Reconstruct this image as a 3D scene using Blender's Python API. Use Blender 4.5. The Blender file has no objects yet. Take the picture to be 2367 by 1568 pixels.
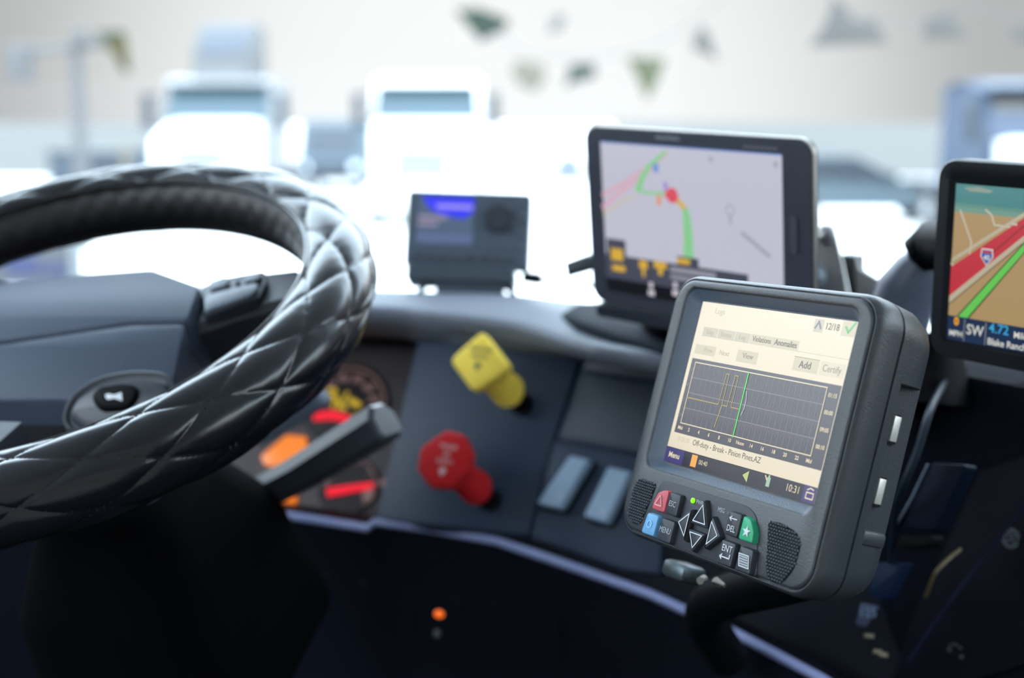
import bpy, bmesh, math, random
import numpy as np
from mathutils import Vector, Matrix, Quaternion
random.seed(7)
sc = bpy.context.scene
C = sc.collection

# ------------------------------------------------------------------ camera, sky, sun, exposure
F = 3288.0                       # focal length in pixels of the 2367 px wide frame (50 mm lens)
PITCH = math.radians(9)
EYE = Vector((0, 0, 2.45))
RX = Vector((1, 0, 0)); DN = Vector((0, -math.sin(PITCH), -math.cos(PITCH))); FW = Vector((0, math.cos(PITCH), -math.sin(PITCH)))
cam_d = bpy.data.cameras.new('camera'); cam = bpy.data.objects.new('camera', cam_d); C.objects.link(cam)
cam.location = EYE; cam.rotation_euler = (math.radians(90) - PITCH, 0, 0)
cam_d.sensor_width = 36; cam_d.lens = 36 * F / 2367; cam_d.clip_start = 0.02; cam_d.clip_end = 500
cam_d.dof.use_dof = True; cam_d.dof.focus_distance = 0.71; cam_d.dof.aperture_fstop = 4.6
sc.camera = cam
sc.view_settings.view_transform = 'Standard'; sc.view_settings.look = 'None'
sc.view_settings.gamma = 1; sc.view_settings.use_curve_mapping = False
sc.view_settings.exposure = 0.0

def lin(r, g, b):
    f = lambda c: (c / 255 / 12.92) if c / 255 <= .04045 else ((c / 255 + .055) / 1.055) ** 2.4
    return (f(r), f(g), f(b))

# overcast sky: pale near the horizon, brightened above to light the cab, added glow imitates lens vignetting
w = bpy.data.worlds.new('sky'); sc.world = w; w.use_nodes = True
nt = w.node_tree; nt.nodes.clear()
def N(t, **k):
    n = nt.nodes.new(t)
    for a, b in k.items(): setattr(n, a, b)
    return n
out = N('ShaderNodeOutputWorld'); bg = N('ShaderNodeBackground'); tc = N('ShaderNodeTexCoord')
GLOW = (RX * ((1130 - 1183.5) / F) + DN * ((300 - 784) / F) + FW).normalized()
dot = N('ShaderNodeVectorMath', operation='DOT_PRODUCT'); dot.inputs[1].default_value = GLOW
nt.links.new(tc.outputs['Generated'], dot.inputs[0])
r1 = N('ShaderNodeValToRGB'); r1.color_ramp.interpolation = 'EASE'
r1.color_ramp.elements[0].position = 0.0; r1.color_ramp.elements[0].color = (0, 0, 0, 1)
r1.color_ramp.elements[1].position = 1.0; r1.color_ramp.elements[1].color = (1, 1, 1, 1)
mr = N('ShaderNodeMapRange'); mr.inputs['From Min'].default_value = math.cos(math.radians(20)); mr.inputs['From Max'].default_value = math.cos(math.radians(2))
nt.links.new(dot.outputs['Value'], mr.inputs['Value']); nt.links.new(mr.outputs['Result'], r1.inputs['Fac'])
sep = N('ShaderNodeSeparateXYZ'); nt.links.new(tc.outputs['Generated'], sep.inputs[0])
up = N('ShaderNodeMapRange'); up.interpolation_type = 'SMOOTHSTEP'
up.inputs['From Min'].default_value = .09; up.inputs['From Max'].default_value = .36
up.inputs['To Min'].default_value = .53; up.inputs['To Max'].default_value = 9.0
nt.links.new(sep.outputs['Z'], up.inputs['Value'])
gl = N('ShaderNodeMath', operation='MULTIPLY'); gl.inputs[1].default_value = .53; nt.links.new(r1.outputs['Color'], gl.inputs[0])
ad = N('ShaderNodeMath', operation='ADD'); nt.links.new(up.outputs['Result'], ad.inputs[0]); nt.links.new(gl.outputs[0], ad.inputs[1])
cm = N('ShaderNodeMix', data_type='RGBA'); cm.inputs['A'].default_value = (1, 1, 1, 1); cm.inputs['B'].default_value = (.68, .84, 1, 1)
cf = N('ShaderNodeMapRange'); cf.inputs['From Min'].default_value = .08; cf.inputs['From Max'].default_value = .45
nt.links.new(sep.outputs['Z'], cf.inputs['Value']); nt.links.new(cf.outputs['Result'], cm.inputs['Factor'])
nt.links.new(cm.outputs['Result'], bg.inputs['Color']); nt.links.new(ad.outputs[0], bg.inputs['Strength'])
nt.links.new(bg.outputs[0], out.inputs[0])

sun_d = bpy.data.lights.new('sun', 'SUN'); sun_d.energy = 2.0; sun_d.angle = math.radians(3); sun_d.color = (1, .95, .88)
sun = bpy.data.objects.new('sun', sun_d); C.objects.link(sun)
sun.rotation_euler = Vector((-.35, .75, -.85)).to_track_quat('-Z', 'Y').to_euler()

# ------------------------------------------------------------------ helpers
def P(px, py, D):
    """the point seen at pixel px, py at a depth of D metres"""
    return EYE + RX * ((px - 1183.5) / F * D) + DN * ((py - 784) / F * D) + FW * D
def cv(v): return RX * v[0] + DN * v[1] + FW * v[2]

class Frame:
    """a local frame: x right, y up, z towards the viewer"""
    def __init__(s, c, r, d):
        s.c = EYE + cv(c); s.r = cv(r).normalized(); dd = cv(d); s.u = -(dd - dd.dot(s.r) * s.r).normalized(); s.o = s.r.cross(s.u).normalized()
    def mat(s):
        return Matrix(((s.r.x, s.u.x, s.o.x, s.c.x), (s.r.y, s.u.y, s.o.y, s.c.y), (s.r.z, s.u.z, s.o.z, s.c.z), (0, 0, 0, 1)))
    def at(s, px, py, h=0.0):
        ray = P(px, py, 1) - EYE; c2 = s.c + s.o * h
        t = (c2 - EYE).dot(s.o) / ray.dot(s.o); q = EYE + ray * t - s.c
        return (q.dot(s.r), q.dot(s.u))
    def pt(s, x, y, z): return s.c + s.r * x + s.u * y + s.o * z

MATS = {}
def M(name, col, rough=.5, metal=0, emit=None, es=1.0, bump=0, bscale=400, spec=.5, coat=0, vary=.12, alpha=None):
    if name in MATS: return MATS[name]
    m = bpy.data.materials.new(name); m.use_nodes = True; t = m.node_tree; b = t.nodes['Principled BSDF']
    b.inputs['Roughness'].default_value = rough; b.inputs['Metallic'].default_value = metal
    b.inputs['Specular IOR Level'].default_value = spec; b.inputs['Coat Weight'].default_value = coat; b.inputs['Coat Roughness'].default_value = .08
    b.inputs['Base Color'].default_value = (*col, 1)
    if vary or bump:
        nz = t.nodes.new('ShaderNodeTexNoise'); nz.inputs['Scale'].default_value = bscale; nz.inputs['Detail'].default_value = 3
        tcn = t.nodes.new('ShaderNodeTexCoord'); t.links.new(tcn.outputs['Object'], nz.inputs['Vector'])
        mx = t.nodes.new('ShaderNodeMix'); mx.data_type = 'RGBA'
        mx.inputs['A'].default_value = (*[c * (1 - vary) for c in col], 1); mx.inputs['B'].default_value = (*[min(1, c * (1 + vary)) for c in col], 1)
        t.links.new(nz.outputs['Fac'], mx.inputs['Factor']); t.links.new(mx.outputs['Result'], b.inputs['Base Color'])
        if bump:
            bn = t.nodes.new('ShaderNodeBump'); bn.inputs['Strength'].default_value = bump; bn.inputs['Distance'].default_value = .0004
            t.links.new(nz.outputs['Fac'], bn.inputs['Height']); t.links.new(bn.outputs['Normal'], b.inputs['Normal'])
    if emit is not None:
        b.inputs['Emission Color'].default_value = (*emit, 1); b.inputs['Emission Strength'].default_value = es
    MATS[name] = m; return m
def E(name, rgb, es=1.0, rough=.25, base=.02):
    """a lit patch of a screen or lamp"""
    c = lin(*rgb)
    return M(name, (base,) * 3, rough, emit=c, es=es, vary=0, spec=.5)

def link(name, me, m=None, parent=None, frame=None, smooth=35):
    o = bpy.data.objects.new(name, me); C.objects.link(o)
    if m is not None:
        for q in (m if isinstance(m, (list, tuple)) else [m]): me.materials.append(q)
    if smooth is not None:
        me.polygons.foreach_set('use_smooth', [True] * len(me.polygons)); me.set_sharp_from_angle(angle=math.radians(smooth))
    if parent is not None: o.parent = parent
    elif frame is not None: o.matrix_world = frame.mat() if isinstance(frame, Frame) else frame
    return o
def obj(name, bm, m=None, parent=None, frame=None, smooth=35):
    bmesh.ops.recalc_face_normals(bm, faces=bm.faces)
    me = bpy.data.meshes.new(name); bm.to_mesh(me); bm.free()
    return link(name, me, m, parent, frame, smooth)
def tag(o, label=None, cat=None, group=None, kind=None):
    if label: o['label'] = label
    if cat: o['category'] = cat
    if group: o['group'] = group
    if kind: o['kind'] = kind
    return o
def thing(name, label, cat, frame=None, loc=None, group=None):
    o = bpy.data.objects.new(name, None); C.objects.link(o); o.empty_display_size = .05
    if frame is not None: o.matrix_world = frame.mat() if isinstance(frame, Frame) else frame
    if loc is not None: o.location = loc
    return tag(o, label, cat, group)

def rr(wd, ht, r, z, cx=0, cy=0, n=6, bulge=0):
    """rounded rectangle ring"""
    r = min(r, wd / 2 - 1e-6, ht / 2 - 1e-6); pts = []
    for k, (sx, sy) in enumerate(((1, 1), (-1, 1), (-1, -1), (1, -1))):
        for i in range(n + 1):
            a = math.pi / 2 * (k + i / n)
            x = sx * (wd / 2 - r) + r * math.cos(a); y = sy * (ht / 2 - r) + r * math.sin(a)
            pts.append((cx + x, cy + y, z))
    return pts
def circ(r, z, cx=0, cy=0, n=32): return [(cx + r * math.cos(2 * math.pi * i / n), cy + r * math.sin(2 * math.pi * i / n), z) for i in range(n)]
def loft(bm, rings, cap0=True, cap1=True, mi=0):
    vs = [[bm.verts.new(p) for p in r] for r in rings]; n = len(rings[0])
    for a, b in zip(vs, vs[1:]):
        for i in range(n):
            try: f = bm.faces.new((a[i], a[(i + 1) % n], b[(i + 1) % n], b[i])); f.material_index = mi
            except ValueError: pass
    if cap0: bm.faces.new(vs[0][::-1]).material_index = mi
    if cap1: bm.faces.new(vs[-1]).material_index = mi
    return vs
def inset_poly(poly, d):
    n = len(poly); res = []
    area = sum(poly[i][0] * poly[(i + 1) % n][1] - poly[(i + 1) % n][0] * poly[i][1] for i in range(n)); s = 1 if area > 0 else -1
    for i in range(n):
        p0, p1, p2 = Vector(poly[i - 1][:2]), Vector(poly[i][:2]), Vector(poly[(i + 1) % n][:2])
        e1 = (p1 - p0).normalized(); e2 = (p2 - p1).normalized()
        n1 = Vector((-e1.y, e1.x)) * s; n2 = Vector((-e2.y, e2.x)) * s
        b = (n1 + n2); b = b.normalized() if b.length > 1e-6 else n1
        res.append(p1 + b * d / max(.35, b.dot(n1)))
    return [(q.x, q.y) for q in res]
def roundpoly(poly, r, n=4):
    res = []
    k = len(poly)
    for i in range(k):
        p0, p1, p2 = Vector(poly[i - 1][:2]), Vector(poly[i][:2]), Vector(poly[(i + 1) % k][:2])
        a = (p0 - p1); b = (p2 - p1); rr_ = min(r, a.length * .45, b.length * .45)
        A = p1 + a.normalized() * rr_; B = p1 + b.normalized() * rr_
        for j in range(n + 1):
            t = j / n; q = A * (1 - t) ** 2 + p1 * 2 * t * (1 - t) + B * t * t; res.append((q.x, q.y))
    return res
def prism(bm, poly, z0, z1, bev=0, mi=0, flare=0):
    """a solid slab of outline poly from z0 to z1, its upper edge bevelled"""
    rings = [[(x, y, z0) for x, y in (inset_poly(poly, -flare) if flare else poly)]]
    if bev:
        rings.append([(x, y, z1 - bev) for x, y in poly])
        rings.append([(x, y, z1 - bev * .3) for x, y in inset_poly(poly, bev * .3)])
        rings.append([(x, y, z1) for x, y in inset_poly(poly, bev)])
    else: rings.append([(x, y, z1) for x, y in poly])
    loft(bm, rings, mi=mi)
def box(bm, x0, x1, y0, y1, z0, z1, bev=0):
    v = [bm.verts.new(p) for p in ((x0, y0, z0), (x1, y0, z0), (x1, y1, z0), (x0, y1, z0), (x0, y0, z1), (x1, y0, z1), (x1, y1, z1), (x0, y1, z1))]
    fs = [bm.faces.new([v[i] for i in q]) for q in ((3, 2, 1, 0), (4, 5, 6, 7), (0, 1, 5, 4), (1, 2, 6, 5), (2, 3, 7, 6), (3, 0, 4, 7))]
    if bev:
        es = list({e for f in fs for e in f.edges}); bmesh.ops.bevel(bm, geom=es, offset=bev, segments=2, profile=.5, affect='EDGES')
def tube(bm, pts, rad, n=10, flat=None):
    pts = [Vector(p) for p in pts]; rads = rad if isinstance(rad, (list, tuple)) else [rad] * len(pts)
    t0 = (pts[1] - pts[0]).normalized(); ref = Vector((0, 0, 1)) if abs(t0.z) < .9 else Vector((1, 0, 0))
    nrm = t0.cross(ref).normalized(); rings = []
    for i, p in enumerate(pts):
        t = (pts[min(i + 1, len(pts) - 1)] - pts[max(i - 1, 0)]).normalized()
        nrm = (nrm - nrm.dot(t) * t).normalized(); b = t.cross(nrm)
        rings.append([p + rads[i] * (math.cos(2 * math.pi * k / n) * nrm + math.sin(2 * math.pi * k / n) * b) for k in range(n)])
    loft(bm, rings)
def curve3(pts, n=8):
    """smooth path through points"""
    pts = [Vector(p) for p in pts]; q = [2 * pts[0] - pts[1]] + pts + [2 * pts[-1] - pts[-2]]; res = []
    for i in range(1, len(q) - 2):
        for k in range(n):
            t = k / n
            res.append(.5 * ((2 * q[i]) + (-q[i - 1] + q[i + 1]) * t + (2 * q[i - 1] - 5 * q[i] + 4 * q[i + 1] - q[i + 2]) * t * t + (-q[i - 1] + 3 * q[i] - 3 * q[i + 1] + q[i + 2]) * t ** 3))
    return res + [pts[-1]]
def sphere(bm, c, r, n=16, sc_=(1, 1, 1)):
    m = Matrix.Translation(c) @ Matrix.Diagonal((*[r * s for s in sc_], 1)); bmesh.ops.create_uvsphere(bm, u_segments=n, v_segments=n // 2, radius=1, matrix=m)

class Art:
    """flat artwork (lettering, lines, patches) gathered into one mesh"""
    def __init__(s, z=0.0): s.bm = bmesh.new(); s.mats = []; s.z = z
    def mi(s, m):
        if m not in s.mats: s.mats.append(m)
        return s.mats.index(m)
    def poly(s, pts, m, lay=0):
        vs = [s.bm.verts.new((p[0], p[1], s.z + lay * 5e-5)) for p in pts]
        f = s.bm.faces.new(vs); f.material_index = s.mi(m)
        if f.calc_area() and (f.normal_update() or f.normal.z < 0): f.normal_flip()
    def rect(s, x0, y0, x1, y1, m, lay=0): s.poly([(x0, y0), (x1, y0), (x1, y1), (x0, y1)], m, lay)
    def line(s, pts, wd, m, lay=0, closed=False):
        ps = [Vector(p[:2]) for p in pts]; n = len(ps)
        if closed: ps = ps + [ps[0]]
        for a, b in zip(ps, ps[1:]):
            t = (b - a).normalized(); nn = Vector((-t.y, t.x)) * wd / 2; e = t * wd * .4
            s.poly([a - e - nn, b + e - nn, b + e + nn, a - e + nn], m, lay)
    def band(s, pts, w0, w1, m, lay=0):
        ps = [Vector(p[:2]) for p in pts]; n = len(ps); L = []; R_ = []
        for i, p in enumerate(ps):
            t = (ps[min(i + 1, n - 1)] - ps[max(i - 1, 0)]).normalized(); nn = Vector((-t.y, t.x)) * (w0 + (w1 - w0) * i / (n - 1)) / 2
            L.append(p + nn); R_.append(p - nn)
        for i in range(n - 1): s.poly([L[i], L[i + 1], R_[i + 1], R_[i]], m, lay)
    def disc(s, x, y, r, m, lay=0, n=24, a0=0, a1=2 * math.pi): s.poly([(x + r * math.cos(a0 + (a1 - a0) * i / n), y + r * math.sin(a0 + (a1 - a0) * i / n)) for i in range(n)], m, lay)
    def arc(s, x, y, r, wd, a0, a1, m, lay=0, n=24):
        f = lambda R_, i: (x + R_ * math.cos(a0 + (a1 - a0) * i / n), y + R_ * math.sin(a0 + (a1 - a0) * i / n))
        for i in range(n): s.poly([f(r - wd / 2, i), f(r + wd / 2, i), f(r + wd / 2, i + 1), f(r - wd / 2, i + 1)], m, lay)
    def text(s, txt, x, y, h, m, lay=0, al='CENTER', sx=1.0, bold=0, rot=0):
        cu = bpy.data.curves.new('lettering', 'FONT'); cu.body = txt; cu.size = h / .72; cu.align_x = al; cu.align_y = 'CENTER'; cu.resolution_u = 3
        cu.offset = bold
        o = bpy.data.objects.new('lettering', cu); C.objects.link(o); dg = bpy.context.evaluated_depsgraph_get(); dg.update()
        me = bpy.data.meshes.new_from_object(o.evaluated_get(dg)); bpy.data.objects.remove(o)
        k = s.mi(m); n0 = len(s.bm.faces); v0 = len(s.bm.verts); s.bm.from_mesh(me); s.bm.verts.ensure_lookup_table(); s.bm.faces.ensure_lookup_table()
        cr, sr = math.cos(rot), math.sin(rot)
        for v in s.bm.verts[v0:]: px_, py_ = v.co.x * sx, v.co.y; v.co = (px_ * cr - py_ * sr + x, px_ * sr + py_ * cr + y, s.z + lay * 5e-5)
        for f in s.bm.faces[n0:]: f.material_index = k
        bpy.data.meshes.remove(me)
    def build(s, name, parent=None, frame=None):
        me = bpy.data.meshes.new(name); s.bm.to_mesh(me); s.bm.free()
        return link(name, me, s.mats, parent, frame, None)

# ------------------------------------------------------------------ materials
plastic = M('black_textured_plastic', (.030, .034, .042), .42, bump=.35, bscale=900)
plastic_s = M('black_smooth_plastic', (.003, .0035, .005), .5, bump=.1, bscale=500, spec=.08)
plastic_d = M('black_matt_plastic', (.003, .0034, .005), .6, bump=.2, bscale=600, spec=.1)
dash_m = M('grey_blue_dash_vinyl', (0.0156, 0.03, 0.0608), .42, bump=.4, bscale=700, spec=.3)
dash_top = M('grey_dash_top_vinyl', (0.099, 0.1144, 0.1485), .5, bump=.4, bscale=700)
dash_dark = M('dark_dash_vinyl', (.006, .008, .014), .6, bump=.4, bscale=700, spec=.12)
leather = M('black_quilted_leather', (.007, .008, .012), .24, bump=.10, bscale=250, coat=.05, spec=.42)
leather_in = M('black_inner_leather', (.012, .011, .013), .5, bump=.3, bscale=500)
thread = M('dark_thread', (.05, .055, .065), .5)
hub_m = M('grey_hub_vinyl', (.050, .064, .098), .5, bump=.3, bscale=700, spec=.3)
metal = M('brushed_steel', (.62, .64, .66), .28, 1, bump=.1, bscale=300)
chrome = M('chrome', (.8, .8, .8), .12, 1)
white_ink = M('white_ink', (.72, .75, .78), .6)
grey_ink = M('grey_ink', (.45, .49, .52), .6)
faint_ink = M('faint_ink', (.10, .12, .14), .6)

# ------------------------------------------------------------------ the cab shell
CY0, CY1, CX0, CX1, CZ0, CZ1 = -1.1, 2.05, -1.15, 1.25, 1.15, 3.15
shell = M('cab_lining', (.08, .083, .09), .8, bump=.3, bscale=60)
def struct(name, bm, m, **k): return tag(obj(name, bm, m, **k), kind='structure')
bm = bmesh.new(); box(bm, CX0 - .05, CX1 + .05, CY0 - .05, CY1, CZ0 - .05, CZ0); struct('floor', bm, M('floor_mat', (.015, .015, .016), .9, bump=.3, bscale=60))
bm = bmesh.new(); box(bm, CX0 - .05, CX1 + .05, CY0 - .05, CY1 - .45, CZ1, CZ1 + .05); struct('ceiling', bm, M('headliner', (.42, .42, .42), .9, bump=.3, bscale=60))
bm = bmesh.new(); box(bm, CX0 - .05, CX1 + .05, CY0 - .05, CY0, CZ0, CZ1); struct('wall_back', bm, M('pale_bounce_wall', (.72, .69, .64), .95, bump=.4, bscale=40))  # unseen back wall coloured pale to bounce light onto the dash
bm = bmesh.new(); box(bm, CX0 - .05, CX1 + .05, CY1 - .35, CY1 - .30, CZ0, 2.08); struct('wall_front', bm, shell)
def side_wall(name, x, y0, y1, z0, z1):
    bm = bmesh.new(); t = .05 if x > 0 else -.05; a, b = sorted((x, x + t))
    box(bm, a, b, CY0, CY1 - .30, CZ0, z0); box(bm, a, b, CY0, CY1 - .30, z1, CZ1)
    box(bm, a, b, CY0, y0, z0, z1)
    bm2 = bm; v = [(a, y1, z0), (a, CY1 - .30, z0), (a, CY1 - .60, z1), (a, y1 - .25, z1)]
    loft(bm2, [[(a, q[1], q[2]) for q in v], [(b, q[1], q[2]) for q in v]])
    return struct(name, bm2, shell)
side_wall('wall_left', CX0, -.7, 1.5, 2.30, 3.05)
side_wall('wall_right', CX1, -.75, 1.40, 2.36, 3.05)
glass = bpy.data.materials.new('window_glass'); glass.use_nodes = True; t = glass.node_tree; t.nodes.clear()
o_ = t.nodes.new('ShaderNodeOutputMaterial'); mx = t.nodes.new('ShaderNodeMixShader'); tr = t.nodes.new('ShaderNodeBsdfTransparent'); gs = t.nodes.new('ShaderNodeBsdfGlossy')
tr.inputs[0].default_value = (.97, .985, .98, 1); gs.inputs['Roughness'].default_value = .02; mx.inputs[0].default_value = .03
t.links.new(tr.outputs[0], mx.inputs[1]); t.links.new(gs.outputs[0], mx.inputs[2]); t.links.new(mx.outputs[0], o_.inputs[0])
def pane(name, q):
    bm = bmesh.new(); q = [Vector(p) for p in q]; n = (q[1] - q[0]).cross(q[3] - q[0]).normalized() * .003
    loft(bm, [[p - n for p in q], [p + n for p in q]]); return struct(name, bm, glass, smooth=None)
pane('window_1', [(CX0, CY1 - .30, 2.08), (CX1, CY1 - .30, 2.08), (CX1, CY1 - .62, CZ1), (CX0, CY1 - .62, CZ1)])
pane('window_2', [(CX0 - .025, -.7, 2.30), (CX0 - .025, 1.5, 2.30), (CX0 - .025, 1.25, 3.05), (CX0 - .025, -.7, 3.05)])
pane('window_3', [(CX1 + .025, -.75, 2.36), (CX1 + .025, 1.40, 2.36), (CX1 + .025, 1.15, 3.05), (CX1 + .025, -.75, 3.05)])

# ------------------------------------------------------------------ outside: lot, trucks, car, pole, pennants
bm = bmesh.new(); v = [bm.verts.new(p) for p in ((-220, -60, 0), (220, -60, 0), (220, 420, 0), (-220, 420, 0))]; bm.faces.new(v)
conc = M('sunlit_concrete', (.62, .60, .57), .9, bump=.3, bscale=.8, vary=.06)
struct('ground', bm, conc, smooth=None)

tw = M('truck_white_paint', (.80, .80, .80), .35, vary=.03, bscale=3, coat=.3)
tb = M('truck_blue_paint', (0.0175, 0.035, 0.07), .5, vary=.1, bscale=3, coat=0)
tg = M('truck_window_glass', (0.0316, 0.0586, 0.0743), .3, vary=.1, bscale=2)
tgd = M('truck_dark_trim', (0.018, 0.0252, 0.036), .5, vary=.1, bscale=5)
tgr = M('truck_grille', (0.112, 0.132, 0.16), .5, 0, vary=.2, bscale=8)
rub = M('tyre_rubber', (.05, .05, .055), .8, bump=.3, bscale=20)
lamp_m = M('headlamp_lens', (.75, .8, .85), .15, coat=.5, vary=.05)
def wheel_tyre(par, x, y, r=.5, wd=.3, name='wheel'):
    bm = bmesh.new(); rings = []
    for dx, rad in ((-wd / 2, r * .55), (-wd / 2, r * .92), (-wd * .38, r), (wd * .38, r), (wd / 2, r * .92), (wd / 2, r * .55)):
        rings.append([(x + dx, y + rad * math.cos(a), r + rad * math.sin(a)) for a in [2 * math.pi * i / 28 for i in range(28)]])
    loft(bm, rings); o = obj(name, bm, rub, par)
    bm = bmesh.new(); s = 1 if x > 0 else -1
    loft(bm, [[(x + dx * s, y + rad * math.cos(a), r + rad * math.sin(a)) for a in [2 * math.pi * i / 20 for i in range(20)]] for dx, rad in ((wd * .35, r * .55), (wd * .53, r * .5), (wd * .45, r * .2), (wd * .6, r * .16))])
    obj('hubcap', bm, metal, o)
def make_truck(name, label, x, y, paint, roof=4.25, rot=0, vis=None, trim=None, trailer=True, fair=None, hoodm=None, size=1.08, hz=2.10, fw=1.12):
    t = thing(name, label, 'truck', loc=(x, y, 0)); t.rotation_euler = (0, 0, rot); t.scale = (size, size, size)
    bm = bmesh.new(); prof = [(.2, 1.0), (.2, 1.95), (.75, 2.75), (1.1, 2.95), (3.0, 3.0), (3.0, 1.0)]      # y, z
    sec = lambda hw, pr: [[(-hw, q[0], q[1]) for q in pr], [(hw, q[0], q[1]) for q in pr]]
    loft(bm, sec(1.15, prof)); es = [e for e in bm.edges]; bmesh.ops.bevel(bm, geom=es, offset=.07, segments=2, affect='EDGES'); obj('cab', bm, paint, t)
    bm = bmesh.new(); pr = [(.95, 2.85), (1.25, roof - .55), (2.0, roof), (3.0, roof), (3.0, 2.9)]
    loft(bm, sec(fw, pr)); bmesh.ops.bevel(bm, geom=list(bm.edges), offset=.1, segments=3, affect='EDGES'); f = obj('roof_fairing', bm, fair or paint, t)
    bm = bmesh.new(); a, b = Vector((0, 1.18, roof - .72)), Vector((0, 1.62, roof - .25)); dn = Vector((0, -.72, .68)) * .03
    loft(bm, [[(k_ * fw, *(q_ + dn * m_)[1:]) for k_, q_ in ((-.8, a), (.8, a), (.75, b), (-.75, b))] for m_ in (1, -2)])
    obj('fairing_window', bm, M('fairing_glass', (.045, .055, .075), .5), t)
    bm = bmesh.new(); pr = [(-1.25, .75), (-1.25, 1.55), (-1.05, 1.80 + (hz - 2.1) * .6), (.38, hz), (.38, .75)]
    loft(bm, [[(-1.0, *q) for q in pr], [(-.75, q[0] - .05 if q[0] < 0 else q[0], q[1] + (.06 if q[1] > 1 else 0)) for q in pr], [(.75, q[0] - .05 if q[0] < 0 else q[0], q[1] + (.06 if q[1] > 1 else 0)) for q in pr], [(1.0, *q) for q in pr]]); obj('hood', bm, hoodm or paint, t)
    # windshield, leaning back; two panes and a pillar when vis
    y0, z0, y1, z1 = .34, hz + .04, .82, 2.90
    def ws(x0, x1, nm='windshield'):
        bm = bmesh.new(); d = Vector((0, -.80, .60)) * .025
        q = [Vector((x0, y0, z0)), Vector((x1, y0, z0)), Vector((x1 * .93, y1, z1)), Vector((x0 * .93, y1, z1))]
        loft(bm, [[p - d * 2 for p in q], [p + d for p in q]]); obj(nm, bm, tg if not vis else M('pale_cab_glass', (0.0264, 0.0278, 0.029), .4), t)
    if vis: ws(-1.0, -.06); ws(.06, 1.0)
    else: ws(-1.12, 1.12)
    bm = bmesh.new(); pr = [(.70, 2.93), (.45, 2.88), (.43, 2.93), (1.0, 3.04)]; loft(bm, sec(1.08, pr)); obj('sun_visor', bm, paint, t)
    bm = bmesh.new(); box(bm, -.55, .55, -1.34, -1.26, .95, 1.6, .03)
    g = obj('grille', bm, tgr, t); bm = bmesh.new()
    for k in range(7): box(bm, -.52, .52, -1.37, -1.33, 1.0 + k * .085, 1.03 + k * .085)
    obj('grille_bar', bm, metal, g)
    bm = bmesh.new(); box(bm, -1.15, 1.15, -1.45, -1.05, .35, .85, .08); obj('bumper', bm, tw, t)
    for s in (-1, 1):
        bm = bmesh.new(); box(bm, s * .82 - .17, s * .82 + .17, -1.3, -1.1, 1.0, 1.3, .06); obj('headlight', bm, lamp_m, t)
        bm = bmesh.new(); box(bm, s * 1.42 - .11, s * 1.42 + .11, .2, .36, 1.95, 2.7, .03); tube(bm, [(s * 1.15, .3, 2.65), (s * 1.4, .28, 2.65)], .025, 6); tube(bm, [(s * 1.15, .3, 2.0), (s * 1.4, .28, 2.0)], .025, 6); obj('wing_mirror', bm, tgd, t)
        wheel_tyre(t, s * 1.02, -.15); wheel_tyre(t, s * .95, 3.9)
    bm = bmesh.new(); box(bm, -.45, .45, -.9, 5, .55, .85, .03); obj('chassis', bm, tgd, t)
    if trailer: bm = bmesh.new(); box(bm, -1.28, 1.28, 3.6, 14, 1.1, 4.0, .06); obj('trailer', bm, tw, t)
    else: bm = bmesh.new(); box(bm, -1.1, 1.1, 3.1, 5.5, .85, 1.1, .03); obj('fifth_wheel_deck', bm, tgd, t)
    return t
def gx(px, D): return (px - 1183.5) / F * D
make_truck('semi_truck', 'white semi truck with tall roof fairing parked just above the steering wheel rim', gx(510, 33), 32.5, M('truck_white_shaded_paint', (.20, .20, .205), .5, vary=.03, bscale=3), trailer=False, hoodm=tw, fw=.66, fair=M('fairing_shade_grey', (.085, .085, .088), .6, bscale=3))  # white truck; shaded grey of cab and fairing is put into the paint
make_truck('semi_truck', 'white semi truck with wide blue windshield band parked behind the small radio', gx(988, 33), 32.5, tw, roof=3.1, trailer=False)
make_truck('semi_truck', 'blue framed truck with split windshield at the right edge, above the navigator', gx(2408, 25.5), 25, tb, vis=True, roof=3.05, trailer=False, hoodm=tw, size=1.0, hz=1.98)
t = thing('parked_van', 'shaded grey-blue van standing farther back between the two white trucks', 'van', loc=(gx(765, 44), 44, 0))
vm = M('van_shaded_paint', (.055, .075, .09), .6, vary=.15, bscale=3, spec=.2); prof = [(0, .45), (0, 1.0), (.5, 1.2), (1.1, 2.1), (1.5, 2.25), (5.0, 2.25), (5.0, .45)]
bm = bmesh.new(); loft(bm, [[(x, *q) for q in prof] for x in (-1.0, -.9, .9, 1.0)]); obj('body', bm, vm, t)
bm = bmesh.new(); loft(bm, [[(-.8, .50, 1.26), (.8, .50, 1.26), (.7, 1.02, 2.04), (-.7, 1.02, 2.04)], [(-.8, .53, 1.22), (.8, .53, 1.22), (.7, 1.08, 2.0), (-.7, 1.08, 2.0)]]); obj('windshield', bm, tgd, t)
bm = bmesh.new(); box(bm, -.6, .6, -.06, .02, .55, .95, .02); obj('grille', bm, tgd, t)
for s_x in (-1, 1):
    wheel_tyre(t, s_x * .88, .9, .36, .22); wheel_tyre(t, s_x * .88, 4.1, .36, .22)
    bm = bmesh.new(); box(bm, s_x * .78 - .12, s_x * .78 + .12, -.08, .05, .75, .95, .03); obj('headlight', bm, lamp_m, t)

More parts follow.
